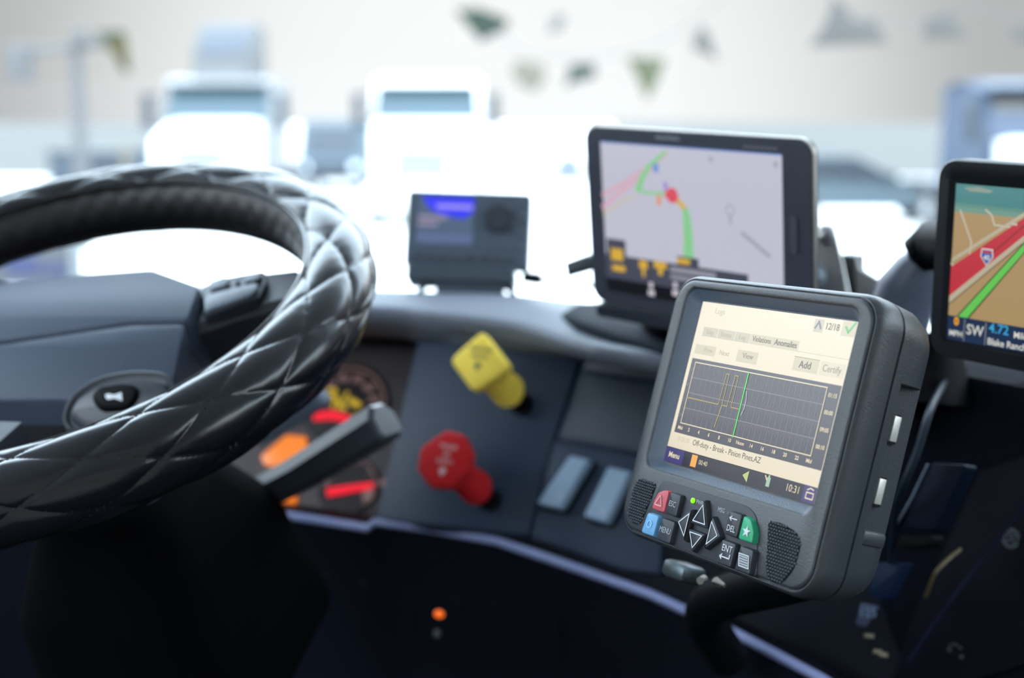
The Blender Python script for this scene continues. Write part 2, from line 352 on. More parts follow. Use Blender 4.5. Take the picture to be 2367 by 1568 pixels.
def make_car(x, y):
    t = thing('parked_car', 'pale blue car parked side-on in the lot, between tablet and navigator', 'car', loc=(x, y, 0))
    pm = M('car_pale_blue_paint', (0.0595, 0.084, 0.1015), .5, vary=.05, bscale=3, coat=0)
    prof = [(-2.3, .35), (-2.3, .85), (-2.0, .98), (-1.55, 1.45), (-1.2, 1.52), (-.35, 1.52), (.75, .98), (1.9, .86), (2.25, .65), (2.25, .35)]
    bm = bmesh.new(); loft(bm, [[(px_, -.85, z) for px_, z in prof], [(px_ * .98, -.9, z * .98) for px_, z in prof], [(px_ * .98, .9, z * .98) for px_, z in prof], [(px_, .85, z) for px_, z in prof]]); obj('body', bm, pm, t)
    for poly in ([(-1.85, 1.0), (-1.45, 1.4), (-1.0, 1.42), (-1.0, 1.0)], [(-.92, 1.0), (-.92, 1.42), (-.4, 1.42), (.5, 1.0)]):
        bm = bmesh.new(); loft(bm, [[(a, -.93, b) for a, b in poly], [(a, -.88, b) for a, b in poly]]); obj('side_window', bm, tgd, t)
    bm = bmesh.new(); box(bm, .35, .6, -1.05, -.9, .98, 1.14, .03); obj('wing_mirror', bm, tgd, t)
    for wx in (-1.45, 1.4):
        for wy in (-.8, .8):
            bm = bmesh.new(); loft(bm, [[(wx + r * math.cos(a), wy + dy, .34 + r * math.sin(a)) for a in [2 * math.pi * i / 24 for i in range(24)]] for dy, r in ((-.12, .2), (-.12, .31), (-.08, .34), (.08, .34), (.12, .31), (.12, .2))]); obj('wheel', bm, rub, t)
    bm = bmesh.new(); box(bm, 2.2, 2.28, -.8, -.4, .6, .75, .03); obj('headlight', bm, lamp_m, t)
    return t
make_car(gx(1985, 33), 33)

# low service building behind the left truck
bm = bmesh.new(); v = [bm.verts.new(p) for p in ((-220, 56, .01), (220, 56, .01), (220, 420, .01), (-220, 420, .01))]; bm.faces.new(v)
struct('road', bm, M('vignette_grey_ground', (.088, .084, .078), .95, vary=.1, bscale=.5, spec=.1), smooth=None)  # far ground strip added in grey to imitate lens vignetting below the horizon
t = thing('trailer', 'added white trailer keeping the lot bright behind the two white trucks', 'trailer', loc=(gx(985, 52), 52, 0))
bm = bmesh.new(); box(bm, -6.8, 6.8, 0, 2.5, 1.1, 2.05, .06); obj('box_body', bm, tw, t)  # invented white block hiding the greyed ground so mid-frame stays blown white
bm = bmesh.new(); box(bm, -6.6, 6.6, .05, 2.4, .45, 1.1, .03); obj('side_skirt', bm, tw, t)
for wx in (-5.6, -4.4, 5.2): 
    bm = bmesh.new(); loft(bm, [[(wx + r * math.cos(a), dy, .5 + r * math.sin(a)) for a in [2 * math.pi * i / 24 for i in range(24)]] for dy, r in ((0, .3), (0, .46), (.05, .5), (.3, .5), (.3, .3))]); obj('wheel', bm, tgr, t)
t = thing('service_building', 'low grey-blue service building with a yellow corner post, above the left wheel rim', 'building', loc=(gx(205, 48), 48, 0))
bm = bmesh.new(); box(bm, -1.25, 1.25, 0, 6, 0, 1.15, .02); obj('wall', bm, M('building_blue_grey', (0.03, 0.042, 0.057), .7, bscale=2), t)
bm = bmesh.new(); box(bm, .05, .95, -.06, 0, .3, .9, .02); obj('window', bm, tgd, t)
bm = bmesh.new(); box(bm, 1.25, 1.38, -.05, .1, 0, 1.5, .02); obj('corner_post', bm, M('yellow_post_paint', (0.15, 0.114, 0.06), .6, bscale=5), t)
bm = bmesh.new(); box(bm, -1.35, 1.35, -.1, 6.1, 1.15, 1.25, .03); obj('roof', bm, M('building_roof', (0.06, 0.063, 0.066), .8, bscale=2), t)

# light pole with its two lamp heads
pole_m = M('pole_grey_paint', (0.072, 0.072, 0.0746), .6, bscale=4)
px0, pd = 195, 26.0
gpz = lambda py, D: EYE.z - D * (math.cos(PITCH) * (py - 784) / F + math.sin(PITCH)) 
t = thing('light_pole', 'tall grey light pole with a cross arm and two lamp heads at left', 'street light', loc=(gx(px0, pd), pd, 0))
zz = gpz(122, pd)
bm = bmesh.new(); tube(bm, [(0, 0, 0), (0, 0, 1.2), (0, 0, zz)], [.15, .14, .11], 14); obj('pole', bm, pole_m, t)
bm = bmesh.new(); tube(bm, [(-1.05, 0, zz), (0, 0, zz + .08), (.75, 0, zz + .15)], .07, 8); obj('cross_arm', bm, pole_m, t)
bm = bmesh.new(); box(bm, -1.2, -.82, -.2, .2, zz - .55, zz + .12, .05); obj('lamp_head', bm, pole_m, t)
bm = bmesh.new(); box(bm, -.02, .18, -.2, .2, zz + .1, zz + .42, .05); obj('lamp_head', bm, pole_m, t)
t = thing('hanging_flag', 'limp green and yellow flag hanging from the light pole arm', 'flag', loc=(gx(px0, pd), pd - .16, 0))
def cloth(poly_rows, mats, par, name, y=0, amp=.04, th=.008):
    """a rippled strip of cloth from rows of (x_left, x_right, z, material index)"""
    for nm, i0, i1, mm in mats:
        bm = bmesh.new(); n = 10; G = []
        for side in (0, 1):
            g = []
            for j in range(i0, i1 + 1):
                xl, xr, z = poly_rows[j]
                g.append([bm.verts.new((xl + (xr - xl) * k / n, y + side * th + amp * math.sin(k * 1.3 + j), z)) for k in range(n + 1)])
            G.append(g)
        for g in G:
            for a, b in zip(g, g[1:]):
                for k in range(n): bm.faces.new((a[k], a[k + 1], b[k + 1], b[k]))
        a, b = G
        for j in range(len(a) - 1):
            for k in (0, n): bm.faces.new((a[j][k], a[j + 1][k], b[j + 1][k], b[j][k]))
        for j in (0, len(a) - 1):
            for k in range(n): bm.faces.new((a[j][k], a[j][k + 1], b[j][k + 1], b[j][k]))
        obj(name, bm, mm, par)
        name = nm
fx = lambda px: gx(px, pd) - gx(px0, pd); fz = lambda py: gpz(py, pd)
gcl = M('green_cloth', (0.0112, 0.035, 0.0112), .9, bscale=10); ycl = M('yellow_cloth', (0.056, 0.0455, 0.014), .9, bscale=10); wcl = M('grey_cloth', (0.03, 0.03, 0.0312), .9, bscale=10)
rows = [(fx(245), fx(312), fz(78)), (fx(255), fx(314), fz(92)), (fx(270), fx(316), fz(112)), (fx(288), fx(318), fz(135)), (fx(305), fx(322), fz(168))]
bm = bmesh.new(); tube(bm, [(fx(215), 0, fz(108)), (fx(300), 0, fz(74))], .03, 6); obj('flag_arm', bm, pole_m, t)
cloth(rows, [('x', 0, 1, gcl)], t, 'green_field'); cloth(rows, [('x', 1, 4, ycl)], t, 'yellow_field')

def pennants(label, D, line, flags):
    t = thing('pennant_string', label, 'bunting', loc=P(*line[0], D))
    b0 = P(*line[0], D); L = lambda px, py: P(px, py, D) - b0
    bm = bmesh.new(); tube(bm, curve3([L(*q) for q in line]), .006, 6); obj('string', bm, pole_m, t)
    for poly, m in flags:
        q = [L(*p) for p in poly]; n = Vector((0, 1, .15)).normalized() * .012
        bm = bmesh.new(); c = sum(q, Vector()) / len(q)
        r0 = [p - n for p in q]; r1_ = [p + n for p in q]; r0m = [c + (p - c) * .5 - n * 3 for p in q]
        loft(bm, [r0m, r0, r1_]); obj('pennant', bm, m, t)
pg = M('pennant_green', (0.0117, 0.0218, 0.0133), .9, bscale=10); po = M('pennant_olive', (0.0495, 0.054, 0.0252), .9, bscale=10); pcr = M('pennant_cream', (0.099, 0.0907, 0.0702), .9, bscale=10); pgy = M('pennant_grey', (0.0636, 0.0603, 0.0577), .9, bscale=10); plg = M('pennant_light_grey', (0.0907, 0.0869, 0.0856), .9, bscale=10)
pennants('string of green and cream pennants sagging high over the lot in the middle', 15.0,
         [(1000, -40), (1110, 22), (1210, 120), (1345, 132), (1500, 110), (1630, 30), (1720, -60)],
         [([(1052, 24), (1110, 20), (1176, 45), (1170, 66), (1112, 96)], pg),
          ([(1280, 32), (1310, 36), (1295, 70), (1266, 78)], plg),
          ([(1196, 138), (1256, 150), (1262, 178), (1240, 212), (1205, 200), (1180, 165)], pcr),
          ([(1318, 150), (1372, 146), (1378, 176), (1322, 192), (1306, 205)], pg),
          ([(1448, 132), (1538, 136), (1522, 180), (1496, 232), (1478, 190)], po),
          ([(1616, 62), (1634, 66), (1660, 140), (1598, 110)], pgy)])
pennants('string of three grey pennants at the top right of the sky', 12.0,
         [(1850, -90), (1960, 20), (2100, 50), (2250, 20), (2420, 60)],
         [([(1930, -12), (1975, 45), (2022, 44), (2052, 100), (1870, 108), (1905, 60)], pgy),
          ([(2138, 46), (2196, 25), (2236, 86), (2190, 88), (2132, 92)], pgy),
          ([(2340, 56), (2400, 70), (2400, 100), (2344, 98)], pgy)])

# pale post and blue-and-white sign low on the lot, seen through the steering wheel
t = thing('barrier_board', 'low white board with blue markings fixed to a pale post, seen through the steering wheel', 'sign', loc=(gx(175, 14), 14, 0))
bm = bmesh.new(); z_ = gpz(560, 14); box(bm, -.055, .055, -.05, .05, 0, z_ + .35, .01); obj('post', bm, M('pale_post', (0.114, 0.129, 0.138), .6, bscale=5), t)
bm = bmesh.new(); box(bm, -.95, -.06, -.02, .02, gpz(668, 14), gpz(560, 14), .01); b_ = obj('board', bm, M('pale_board', (0.0375, 0.0413, 0.05), .6, bscale=3), t)
a = Art(0); bl = M('board_blue', (0.009, 0.015, 0.063), .6)
bm = bmesh.new(); box(bm, -.7, -.34, -.03, -.02, gpz(636, 14), gpz(600, 14), .004); box(bm, -.3, -.1, -.03, -.02, gpz(640, 14), gpz(612, 14), .004); obj('marking', bm, bl, b_)

# ------------------------------------------------------------------ the dashboard
K = Frame((-0.01223, 0.07883, 1.2), (.88174, .09258, -.46257), (-.22645, .94326, -.24285))
dash = thing('dashboard', 'grey-blue truck dashboard curving from behind the steering wheel to the right', 'dashboard', frame=K)
Ki = K.mat().inverted()
def kw(px, py, D): return Ki @ P(px, py, D)
# brow: lofted across stations; rows = back, top, front of the pale strip, bottom of the shaded band
st = [  # (px,py,D) for silhouette top, strip front, shade bottom
    ((-1450, 646, 1.42), (-1450, 682, 1.34), (-1450, 750, 1.37)),
    ((-500, 652, 1.40), (-500, 688, 1.32), (-500, 760, 1.36)),
    ((300, 660, 1.36), (300, 696, 1.28), (300, 770, 1.33)),
    ((867, 676, 1.30), (850, 712, 1.255), (850, 776, 1.29)),
    ((1000, 681, 1.28), (1000, 724, 1.235), (985, 790, 1.262)),
    ((1194, 688, 1.25), (1194, 750, 1.195), (1160, 814, 1.222)),
    ((1352, 706, 1.22), (1338, 793, 1.140), (1340, 834, 1.190)),
    ((1600, 716, 1.20), (1500, 824, 1.09), (1510, 852, 1.150)),
    ((1900, 770, 1.14), (1850, 880, 1.05), (1850, 930, 1.11)),
    ((2170, 822, 1.08), (2150, 880, 1.01), (2150, 960, 1.05)),
    ((2700, 850, 1.04), (2700, 900, .97), (2700, 990, 1.02)),
    ((4300, 850, 1.10), (4300, 905, 1.03), (4300, 1000, 1.08))]
def row(s):
    a, b, c = [P(*q) for q in s]
    back2 = a + Vector((.02, .30, -.22)); back = a + Vector((0, .10, -.035))
    mid = (a + b) / 2 + Vector((0, 0, .004)); nose = b + Vector((0, -.006, -.008)); c2 = c
    return [back2, back, a + Vector((0, .03, -.004)), a, mid, b + (a - b) * .12, b, nose, b * .35 + c * .65 + Vector((0, .004, 0)), c]
rows_ = [row(s) for s in st]
def interp(rows_, n=6):
    res = []
    cols = [curve3([r[k] for r in rows_], n) for k in range(len(rows_[0]))]
    for i in range(len(cols[0])): res.append([c[i] for c in cols])
    return res
def sheet(name, grid, m, parent, thick=.004, inv=Ki, smooth=50, bmx=None):
    bm = bmesh.new(); vs = [[bm.verts.new(inv @ p) for p in r] for r in grid]
    for a, b in zip(vs, vs[1:]):
        for i in range(len(a) - 1): bm.faces.new((a[i], a[i + 1], b[i + 1], b[i]))
    o = obj(name, bm, m, parent, smooth=smooth)
    if thick:
        md = o.modifiers.new('thickness', 'SOLIDIFY'); md.thickness = thick; md.offset = 0
    return o
gridb = interp(rows_)
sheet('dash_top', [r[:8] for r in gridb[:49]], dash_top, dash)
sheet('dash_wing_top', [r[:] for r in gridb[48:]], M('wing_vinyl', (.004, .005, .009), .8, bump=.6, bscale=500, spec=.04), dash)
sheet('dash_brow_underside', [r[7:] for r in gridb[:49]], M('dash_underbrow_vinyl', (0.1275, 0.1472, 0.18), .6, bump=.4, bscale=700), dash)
# main fascia plate
kp = lambda pts, h=0: [K.at(x, y, h) for x, y in pts]
fas = kp([(868, 1206), (1150, 1252), (1300, 1301), (1500, 1371), (1700, 1462), (1900, 1568), (2080, 1690), (2500, 1500), (2400, 1000), (1900, 900), (1500, 838), (1345, 815), (1160, 790), (968, 775)])
bm = bmesh.new(); prism(bm, fas, -.03, 0, .002); obj('fascia', bm, dash_dark, dash)
# brake knob panel, raised, with a chamfered left edge
pl = kp([(972, 790), (1348, 828), (1288, 1016), (1228, 1242), (1140, 1236), (874, 1203)])
bm = bmesh.new(); prism(bm, pl, -.001, .006, .003); obj('knob_panel', bm, dash_m, dash)
# storage pocket
pk = kp([(1356, 830), (1560, 856), (1545, 1066), (1290, 1020)])
bm = bmesh.new(); prism(bm, pk, -.001, .004, .002); pocket = obj('storage_pocket', bm, dash_m, dash)
rc = kp([(1352, 866), (1552, 900), (1542, 1056), (1300, 1008)], .005)
bm = bmesh.new(); prism(bm, rc, .0035, .0055, .001); obj('pocket_lid', bm, M('pocket_dark_vinyl', (.03, .042, .062), .5, bump=.3, bscale=700), pocket)
lp = kp([(1360, 832), (1560, 858), (1556, 884), (1352, 858)], .005)
bm = bmesh.new(); prism(bm, lp, .0035, .011, .003); obj('pocket_lip', bm, dash_top, pocket)
# switch panel
sp_ = kp([(1286, 1022), (1545, 1070), (1530, 1330), (1440, 1320), (1232, 1245)])
bm = bmesh.new(); prism(bm, sp_, -.001, .005, .002); obj('switch_panel', bm, dash_m, dash)
# lower lip; its edge highlight is put into a bright colour
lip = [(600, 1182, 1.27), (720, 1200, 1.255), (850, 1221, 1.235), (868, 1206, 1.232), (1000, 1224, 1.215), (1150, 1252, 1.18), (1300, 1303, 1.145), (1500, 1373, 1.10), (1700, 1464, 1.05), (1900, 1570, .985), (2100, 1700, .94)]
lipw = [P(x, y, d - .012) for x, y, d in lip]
bm = bmesh.new(); tube(bm, [Ki @ p for p in lipw], .0036, 10); obj('lower_lip_trim', bm, M('lip_highlight_vinyl', (0.272, 0.304, 0.532), .35, bump=.1, bscale=500), dash)
g2 = []
for p in lipw: g2.append([p + Vector((0, .03, .0)), p + Vector((0, .0, -.002)), p + Vector((0, .012, -.03)), p + Vector((0, .05, -.12)), p + Vector((0, .12, -.35)), p + Vector((0, .2, -.8))])
g2 = [[q + Vector((-1.2, .1, 0)) for q in g2[0]]] + g2 + [[q + Vector((1.0, -.1, -.3)) for q in g2[-1]]]
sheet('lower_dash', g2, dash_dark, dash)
# vertical ribs of the lower dash, with the amber indicator
for x, y in ((755, 1330), (840, 1345), (948, 1360), (1050, 1380), (1140, 1395), (1290, 1430)):
    bm = bmesh.new(); p0 = P(x, y, 1.16); p1 = P(x - 8, y + 95, 1.17); tube(bm, [Ki @ p0, Ki @ ((p0 + p1) / 2), Ki @ p1], .0022, 8); obj('vent_rib', bm, dash_dark, dash)
bm = bmesh.new(); sphere(bm, Ki @ P(1015, 1420, 1.13), .0044, 16, (1, .72, .6)); obj('indicator_lamp', bm, E('amber_lamp', (255, 110, 5), 1.1), dash)
bm = bmesh.new(); sphere(bm, Ki @ P(1010, 1466, 1.13), .0038, 12, (.9, 1, .5)); obj('indicator_button', bm, M('button_grey', (.05, .055, .06), .5), dash)
bm = bmesh.new(); sphere(bm, Ki @ P(322, 1398, 1.10), .003, 12, (1.4, .6, .5)); obj('lock_barrel', bm, M('brass', (0.2, 0.168, 0.12), .3, 1), dash)
# right wing of the dash, facing the driver
R_ = Frame((.30, .10, 1.00), (.62, .16, -.77), (-.20, .97, .05))
Ri = R_.mat()
rp = lambda pts, h=0: [R_.at(x, y, h) for x, y in pts]
wing_pts = [(2155, 872), (2215, 862), (2420, 900), (2500, 900), (2500, 1640), (1900, 1640), (1965, 1440), (2060, 1180), (2110, 1000)]
bm = bmesh.new(); prism(bm, rp(wing_pts), -.05, 0, .004); o_ = obj('dash_wing', bm, M('wing_vinyl', (.004, .005, .009), .8, bump=.6, bscale=500, spec=.04), dash); o_.matrix_parent_inverse = Ki @ Ri if False else Matrix.Identity(4); o_.matrix_local = Ki @ Ri
def onwing(o): o.matrix_local = Ki @ Ri; return o
bm = bmesh.new(); prism(bm, rp([(2262, 1090), (2500, 1000), (2500, 1500), (2040, 1640), (2110, 1420)], .004), -.001, .005, .003); onwing(obj('wing_switch_plate', bm, M('wing_plate', (.003, .0035, .008), .6, spec=.08), dash))
a = Art(.0056); c = R_.at(2338, 1245, .005)
a.arc(*c, .0062, .0007, .35, 2.75, faint_ink); a.arc(*c, .0062, .0007, 3.5, 5.9, faint_ink); a.arc(*c, .0050, .0008, 0, 2 * math.pi, faint_ink, 0, 32)
a.line([(c[0] - .003, c[1] + .001), (c[0] - .0005, c[1] + .003), (c[0] + .001, c[1] + .001), (c[0] + .003, c[1] + .002)], .0008, faint_ink, 1)
a.line([(c[0] - .0025, c[1] - .003), (c[0] - .001, c[1] - .0005), (c[0] + .002, c[1] - .001), (c[0] + .0025, c[1] - .003)], .0008, faint_ink, 1)
onwing(a.build('switch_symbol', dash)); a = Art(.0056)
c = R_.at(2212, 1500, .005); a.line([(c[0] - .006, c[1]), (c[0] - .002, c[1] + .003), (c[0] + .004, c[1] + .001)], .001, M('dim_ink', (.05, .055, .06), .6), 0)
a.disc(c[0] - .005, c[1] - .0025, .0014, MATS['dim_ink']); a.disc(c[0] + .005, c[1] - .004, .0014, MATS['dim_ink'])
onwing(a.build('axle_symbol', dash))
bm = bmesh.new(); tube(bm, curve3([Ki @ P(2385, 1150, .9), Ki @ P(2290, 1270, .915), Ki @ P(2190, 1400, .93), Ki @ P(2100, 1530, .95)]), .0012, 6); obj('wing_edge_trim', bm, M('edge_satin', (.01, .012, .03), .5, spec=.1), dash)

bm = bmesh.new(); box(bm, .47, 1.22, 1.12, 1.5, 1.25, 2.17, .02); o_ = obj('passenger_side_panel', bm, M('wing_vinyl', (0, 0, 0)), dash); o_.matrix_local = Ki
bm = bmesh.new(); box(bm, -1.12, -.46, 1.36, 1.6, 1.25, 2.22, .02); o_ = obj('driver_side_panel', bm, dash_dark, dash); o_.matrix_local = Ki
# ------------------------------------------------------------------ rocker switches
def rocker(label, cor, d2):
    q = [Vector((*p, 0)) for p in kp(cor, .018)]; c = sum(q, Vector()) / 4
    t = thing('rocker_switch', label, 'switch', frame=K.mat() @ Matrix.Translation((c.x, c.y, .005)), group='rocker switches left of the logging terminal')
    L = [(p.x - c.x, p.y - c.y) for p in q]; bm = bmesh.new()
    base = roundpoly([(x * 1.12 + .001, y * 1.06 - .001) for x, y in L], .003)
    prism(bm, base, 0, .003, .001); obj('socket', bm, plastic_d, t)
    bm = bmesh.new(); lo = roundpoly(L, .002); loft(bm, [[(x, y, .002) for x, y in lo], [(x, y, .010) for x, y in lo], [(x * .98, y * .985, .0125) for x, y in lo], [(x * .9, y * .95, .0135) for x, y in lo]])
    obj('paddle', bm, M('switch_face', (0.264, 0.364, 0.49), .45, bump=.2, bscale=500), t)
    a = Art(.0137); a.rect(-.003, d2, .003, d2 + .0015, grey_ink); a.line([(-.002, d2 + .004), (.002, d2 + .004)], .001, grey_ink); a.build('legend', t)
rocker('left grey rocker switch, the lower one with a clear gap to the terminal', [(1318, 1052), (1362, 1062), (1294, 1177), (1240, 1164)], -.014)
rocker('right grey rocker switch, partly hidden by the terminal corner', [(1406, 1078), (1458, 1090), (1400, 1210), (1348, 1194)], -.016)

# ------------------------------------------------------------------ brake knobs
def knob(name, label, poly_px, sideN, col, base_px, head_h, txt, ink, oct_=False):
    bx, by = K.at(*base_px, .006); t = thing(name, label, 'knob', frame=K.mat() @ Matrix.Translation((bx, by, .006)))
    q = [K.at(x, y, head_h) for x, y in poly_px]; q = [(x - bx, y - by) for x, y in q]; hz = head_h - .006
    cx_, cy_ = sum(p[0] for p in q) / len(q), sum(p[1] for p in q) / len(q)
    m = M(name + '_plastic', col, .55, bump=.1, bscale=400, spec=.05)
    bm = bmesh.new(); loft(bm, [circ(.0095, 0, cx_ + .020, cy_ - .018), circ(.0095, .008, cx_ + .020, cy_ - .018), circ(.0065, .009, cx_ + .020, cy_ - .018), circ(.0065, hz - .030, cx_ + .016, cy_ - .013)]); obj('shaft', bm, plastic_d, t)
    bm = bmesh.new(); loft(bm, [circ(.0125, hz - .034, cx_ + .017, cy_ - .014, 12), circ(.0145, hz - .031, cx_ + .016, cy_ - .013, 12), circ(.0125, hz - .018, cx_ + .009, cy_ - .008, 12), circ(.0140, hz - .006, cx_, cy_, 12)]); obj('collar', bm, m, t)
    bm = bmesh.new(); po_ = roundpoly(q, .0035 if oct_ else .007, 5)
    ins = lambda d: inset_poly(po_, d)
    loft(bm, [[(x, y, hz - .009) for x, y in ins(.004)], [(x, y, hz - .007) for x, y in po_], [(x, y, hz - .002) for x, y in po_], [(x, y, hz) for x, y in ins(.0015)], [(x, y, hz + .0005) for x, y in ins(.003)]])
    h = obj('head', bm, m, t)
    a = Art(hz + .0008); n = len(txt)
    for i, (s_, hh) in enumerate(txt): a.text(s_, cx_, cy_ + .011 - i * .0062, hh, ink, rot=-.02, bold=.0001)
    ay = cy_ + .010 - n * .0062
    a.poly([(cx_ - .0035, ay), (cx_, ay + .003), (cx_ + .0035, ay), (cx_, ay - .005)], ink); a.build('lettering', h)
knob('parking_brake_knob', 'yellow diamond-shaped pull knob on the dashboard panel', [(1114, 764), (1182, 850), (1094, 908), (1038, 832)], 4, (1.0, .68, .10), (1200, 905), .060,
     [('PARKING', .0038), ('BRAKE', .0036)], M('dark_print', (.12, .12, .05), .6))
oc = [(1026, 993), (1066, 998), (1086, 1030), (1090, 1066), (1056, 1120), (1012, 1130), (972, 1112), (960, 1074), (966, 1032)]
knob('air_supply_knob', 'red octagonal pull knob below the yellow diamond knob', [(1030, 994), (1072, 1006), (1090, 1050), (1082, 1092), (1040, 1130), (992, 1126), (962, 1084), (972, 1034)], 8, (.50, .018, .022), (1130, 1126), .060,
     [('TRAILER', .0032), ('AIR', .0032), ('SUPPLY', .0032)], M('pale_print', (.55, .40, .40), .6), True)

# ------------------------------------------------------------------ instrument cluster
Q = Frame(((830 - 1183.5) / F * 1.31, (1010 - 784) / F * 1.31, 1.31), (.97, .10, -.22), (-.10, .90, -.42))
clu = thing('instrument_cluster', 'instrument cluster with lit gauges and red needles, half hidden by the steering wheel', 'gauge cluster', frame=Q)
qp = lambda pts, h=0: [Q.at(x, y, h) for x, y in pts]
bm = bmesh.new(); prism(bm, qp([(380, 740), (985, 780), (880, 1230), (380, 1180)]), -.02, 0); obj('face', bm, M('cluster_face', (0.11, 0.088, 0.0924), .7, bscale=100, vary=.2), clu)
def hood(pts, d):
    bm = bmesh.new(); n = len(pts)
    loft(bm, [[(x, y, 0) for x, y in pts], [(x, y, d) for x, y in inset_poly(pts, -.004)], [(x, y, d) for x, y in inset_poly(pts, -.012)], [(x, y, -.02) for x, y in inset_poly(pts, -.012)]], False, False); return bm
bm = bmesh.new(); prism(bm, qp([(350, 700), (990, 760), (975, 800), (350, 760)], .0), -.005, .03, .004); obj('cowl', bm, plastic_d, clu)
pinkink = E('gauge_pink', (150, 118, 118), .55); yel = E('gauge_yellow', (215, 185, 40), .75); redn = E('needle_red', (255, 38, 60), 1.0); orr = E('gauge_orange', (255, 138, 40), 1.0); org = E('gauge_orange_deep', (255, 130, 5), 1.0)
def gauge(label, c_px, r, ticks, a0, a1, needle, nlen, num=None):
    x, y = Q.at(*c_px); bm = bmesh.new(); loft(bm, [circ(r * 1.12, 0, x, y, 48), circ(r * 1.12, .002, x, y, 48), circ(r * 1.08, .003, x, y, 48)]); g = obj('gauge', bm, M('gauge_face', (.030, .024, .026), .7), clu)
    a = Art(.0032); a.arc(x, y, r, r * .055, a0, a1, pinkink, 0, 40)
    for i in range(ticks):
        t_ = a0 + (a1 - a0) * i / (ticks - 1); 
        if num: a.text(num[i], x + r * .72 * math.cos(t_), y + r * .72 * math.sin(t_), r * .22, pinkink, 1, bold=.0004)
        else: a.line([(x + r * .82 * math.cos(t_), y + r * .82 * math.sin(t_)), (x + r * .95 * math.cos(t_), y + r * .95 * math.sin(t_))], r * .05, pinkink, 1)
    a.build('dial_print', g)
    return g, x, y
g, x, y = gauge('speed', (800, 938), .037, 7, math.radians(170), math.radians(-15), None, 0, ['20', '30', '40', '50', '60', '70', '80'])
a = Art(.0036); q = qp([(760, 905), (778, 905), (772, 945)]); a.line(q, .003, yel); a.line(qp([(785, 948), (805, 912)]), .003, yel); a.line(qp([(812, 930), (830, 940)]), .006, yel); a.line(qp([(768, 915), (800, 950)]), .004, yel); a.line(qp([(820, 965), (850, 972)]), .003, yel); a.build('warning_symbol', g)
bm = bmesh.new(); tube(bm, [Vector((*Q.at(726, 964, .004), .004)), Vector((*Q.at(770, 960, .004), .0045)), Vector((*Q.at(812, 972, .004), .004))], [.0040, .0048, .0032], 8); obj('needle', bm, redn, g)
g, x, y = gauge('fuel', (806, 1126), .0255, 5, math.radians(120), math.radians(-35), None, 0)
bm = bmesh.new(); tube(bm, [Vector((*Q.at(757, 1139, .004), .004)), Vector((*Q.at(862, 1122, .004), .004))], [.0042, .0030], 8); obj('needle', bm, redn, g)
a = Art(.0036); a.disc(*Q.at(752, 1108, .003), .005, pinkink); a.disc(*Q.at(851, 1145, .003), .0055, pinkink); a.build('dial_print', g)
a = Art(.0015); a.disc(*Q.at(912, 1010), .0035, E('tell_orange', (205, 120, 100), .7)); a.disc(*Q.at(887, 1118), .004, pinkink); a.build('side_mark', clu)
bm = bmesh.new(); prism(bm, qp([(664, 1008), (708, 1012), (712, 1046), (690, 1090), (612, 1075), (606, 1056)]), 0, .003, .0008); obj('lit_display', bm, orr, clu)
bm = bmesh.new(); prism(bm, qp([(645, 1125), (690, 1125), (682, 1182), (630, 1180)]), 0, .003, .0008); obj('lit_display', bm, org, clu)

# ------------------------------------------------------------------ steering wheel
S_ = .83
nv = Vector((-.156, -.845, -.511)); rv = Vector((1, 0, -nv.x / nv.z)).normalized() if False else Vector((1, 0, nv.x / -nv.z)).normalized()
dv = Vector((-nv.x, -nv.y, -nv.z)).cross(rv)
Wf = Frame((-.3723 * S_, -.0085 * S_, 1.1472 * S_), rv, dv)
sw = thing('steering_wheel', 'large steering wheel in a black quilted leather cover at left', 'steering wheel', frame=Wf)
R0, r0 = .235 * S_, .032 * S_
NU, NV = 1100, 132
def rim_pt(u, v, off=0.0):
    """u around the wheel, v around the tube (0 outward, pi/2 to the driver)"""
    rr_ = r0 + off
    return ((R0 + rr_ * np.cos(v)) * np.cos(u), (R0 + rr_ * np.cos(v)) * np.sin(u), rr_ * np.sin(v))
V0, V1 = math.radians(-128), math.radians(128)          # quilted range, the rest is the plain inner band
NQ, KQ = 17, 7
def seam(u, v):
    t_ = (v - V0) / (V1 - V0); a_ = NQ * u / (2 * math.pi) + KQ * t_ * .5; b_ = NQ * u / (2 * math.pi) - KQ * t_ * .5
    return a_, b_
uu = np.linspace(0, 2 * math.pi, NU, endpoint=False); vvv = np.linspace(V0, V0 + 2 * math.pi, NV, endpoint=False)
U, V = np.meshgrid(uu, vvv, indexing='ij'); a_, b_ = seam(U, V)
pil = (np.abs(np.sin(math.pi * a_)) * np.abs(np.sin(math.pi * b_))) ** .36
edge = np.clip(np.minimum(V - V0, V1 - V) / .10, 0, 1)
quilt = (V <= V1)
wr = .00012 * np.sin(U * 90 + 3 * np.sin(V * 5)) * (1 - pil)
H = np.where(quilt, -.0022 + .0030 * pil * edge ** .5 + wr, -.0042 + .0004 * np.sin(U * 60) * np.sin(V * 6))
X, Y, Z = rim_pt(U, V, H)
co = np.stack([X, Y, Z], -1).reshape(-1, 3)
iu, iv = np.meshgrid(np.arange(NU), np.arange(NV), indexing='ij')
f_ = np.stack([iu * NV + iv, ((iu + 1) % NU) * NV + iv, ((iu + 1) % NU) * NV + (iv + 1) % NV, iu * NV + (iv + 1) % NV], -1).reshape(-1, 4)
me = bpy.data.meshes.new('rim_cover'); me.from_pydata(co.tolist(), [], f_.tolist()); me.update()
vq = vvv + (vvv[1] - vvv[0]) / 2
mi_ = np.tile(np.where(vq > V1, 1, 0), NU)
rim = link('rim_cover', me, [leather, leather_in], sw, smooth=None); me.polygons.foreach_set('material_index', mi_.astype(np.int32).tolist()); me.polygons.foreach_set('use_smooth', [True] * len(me.polygons))
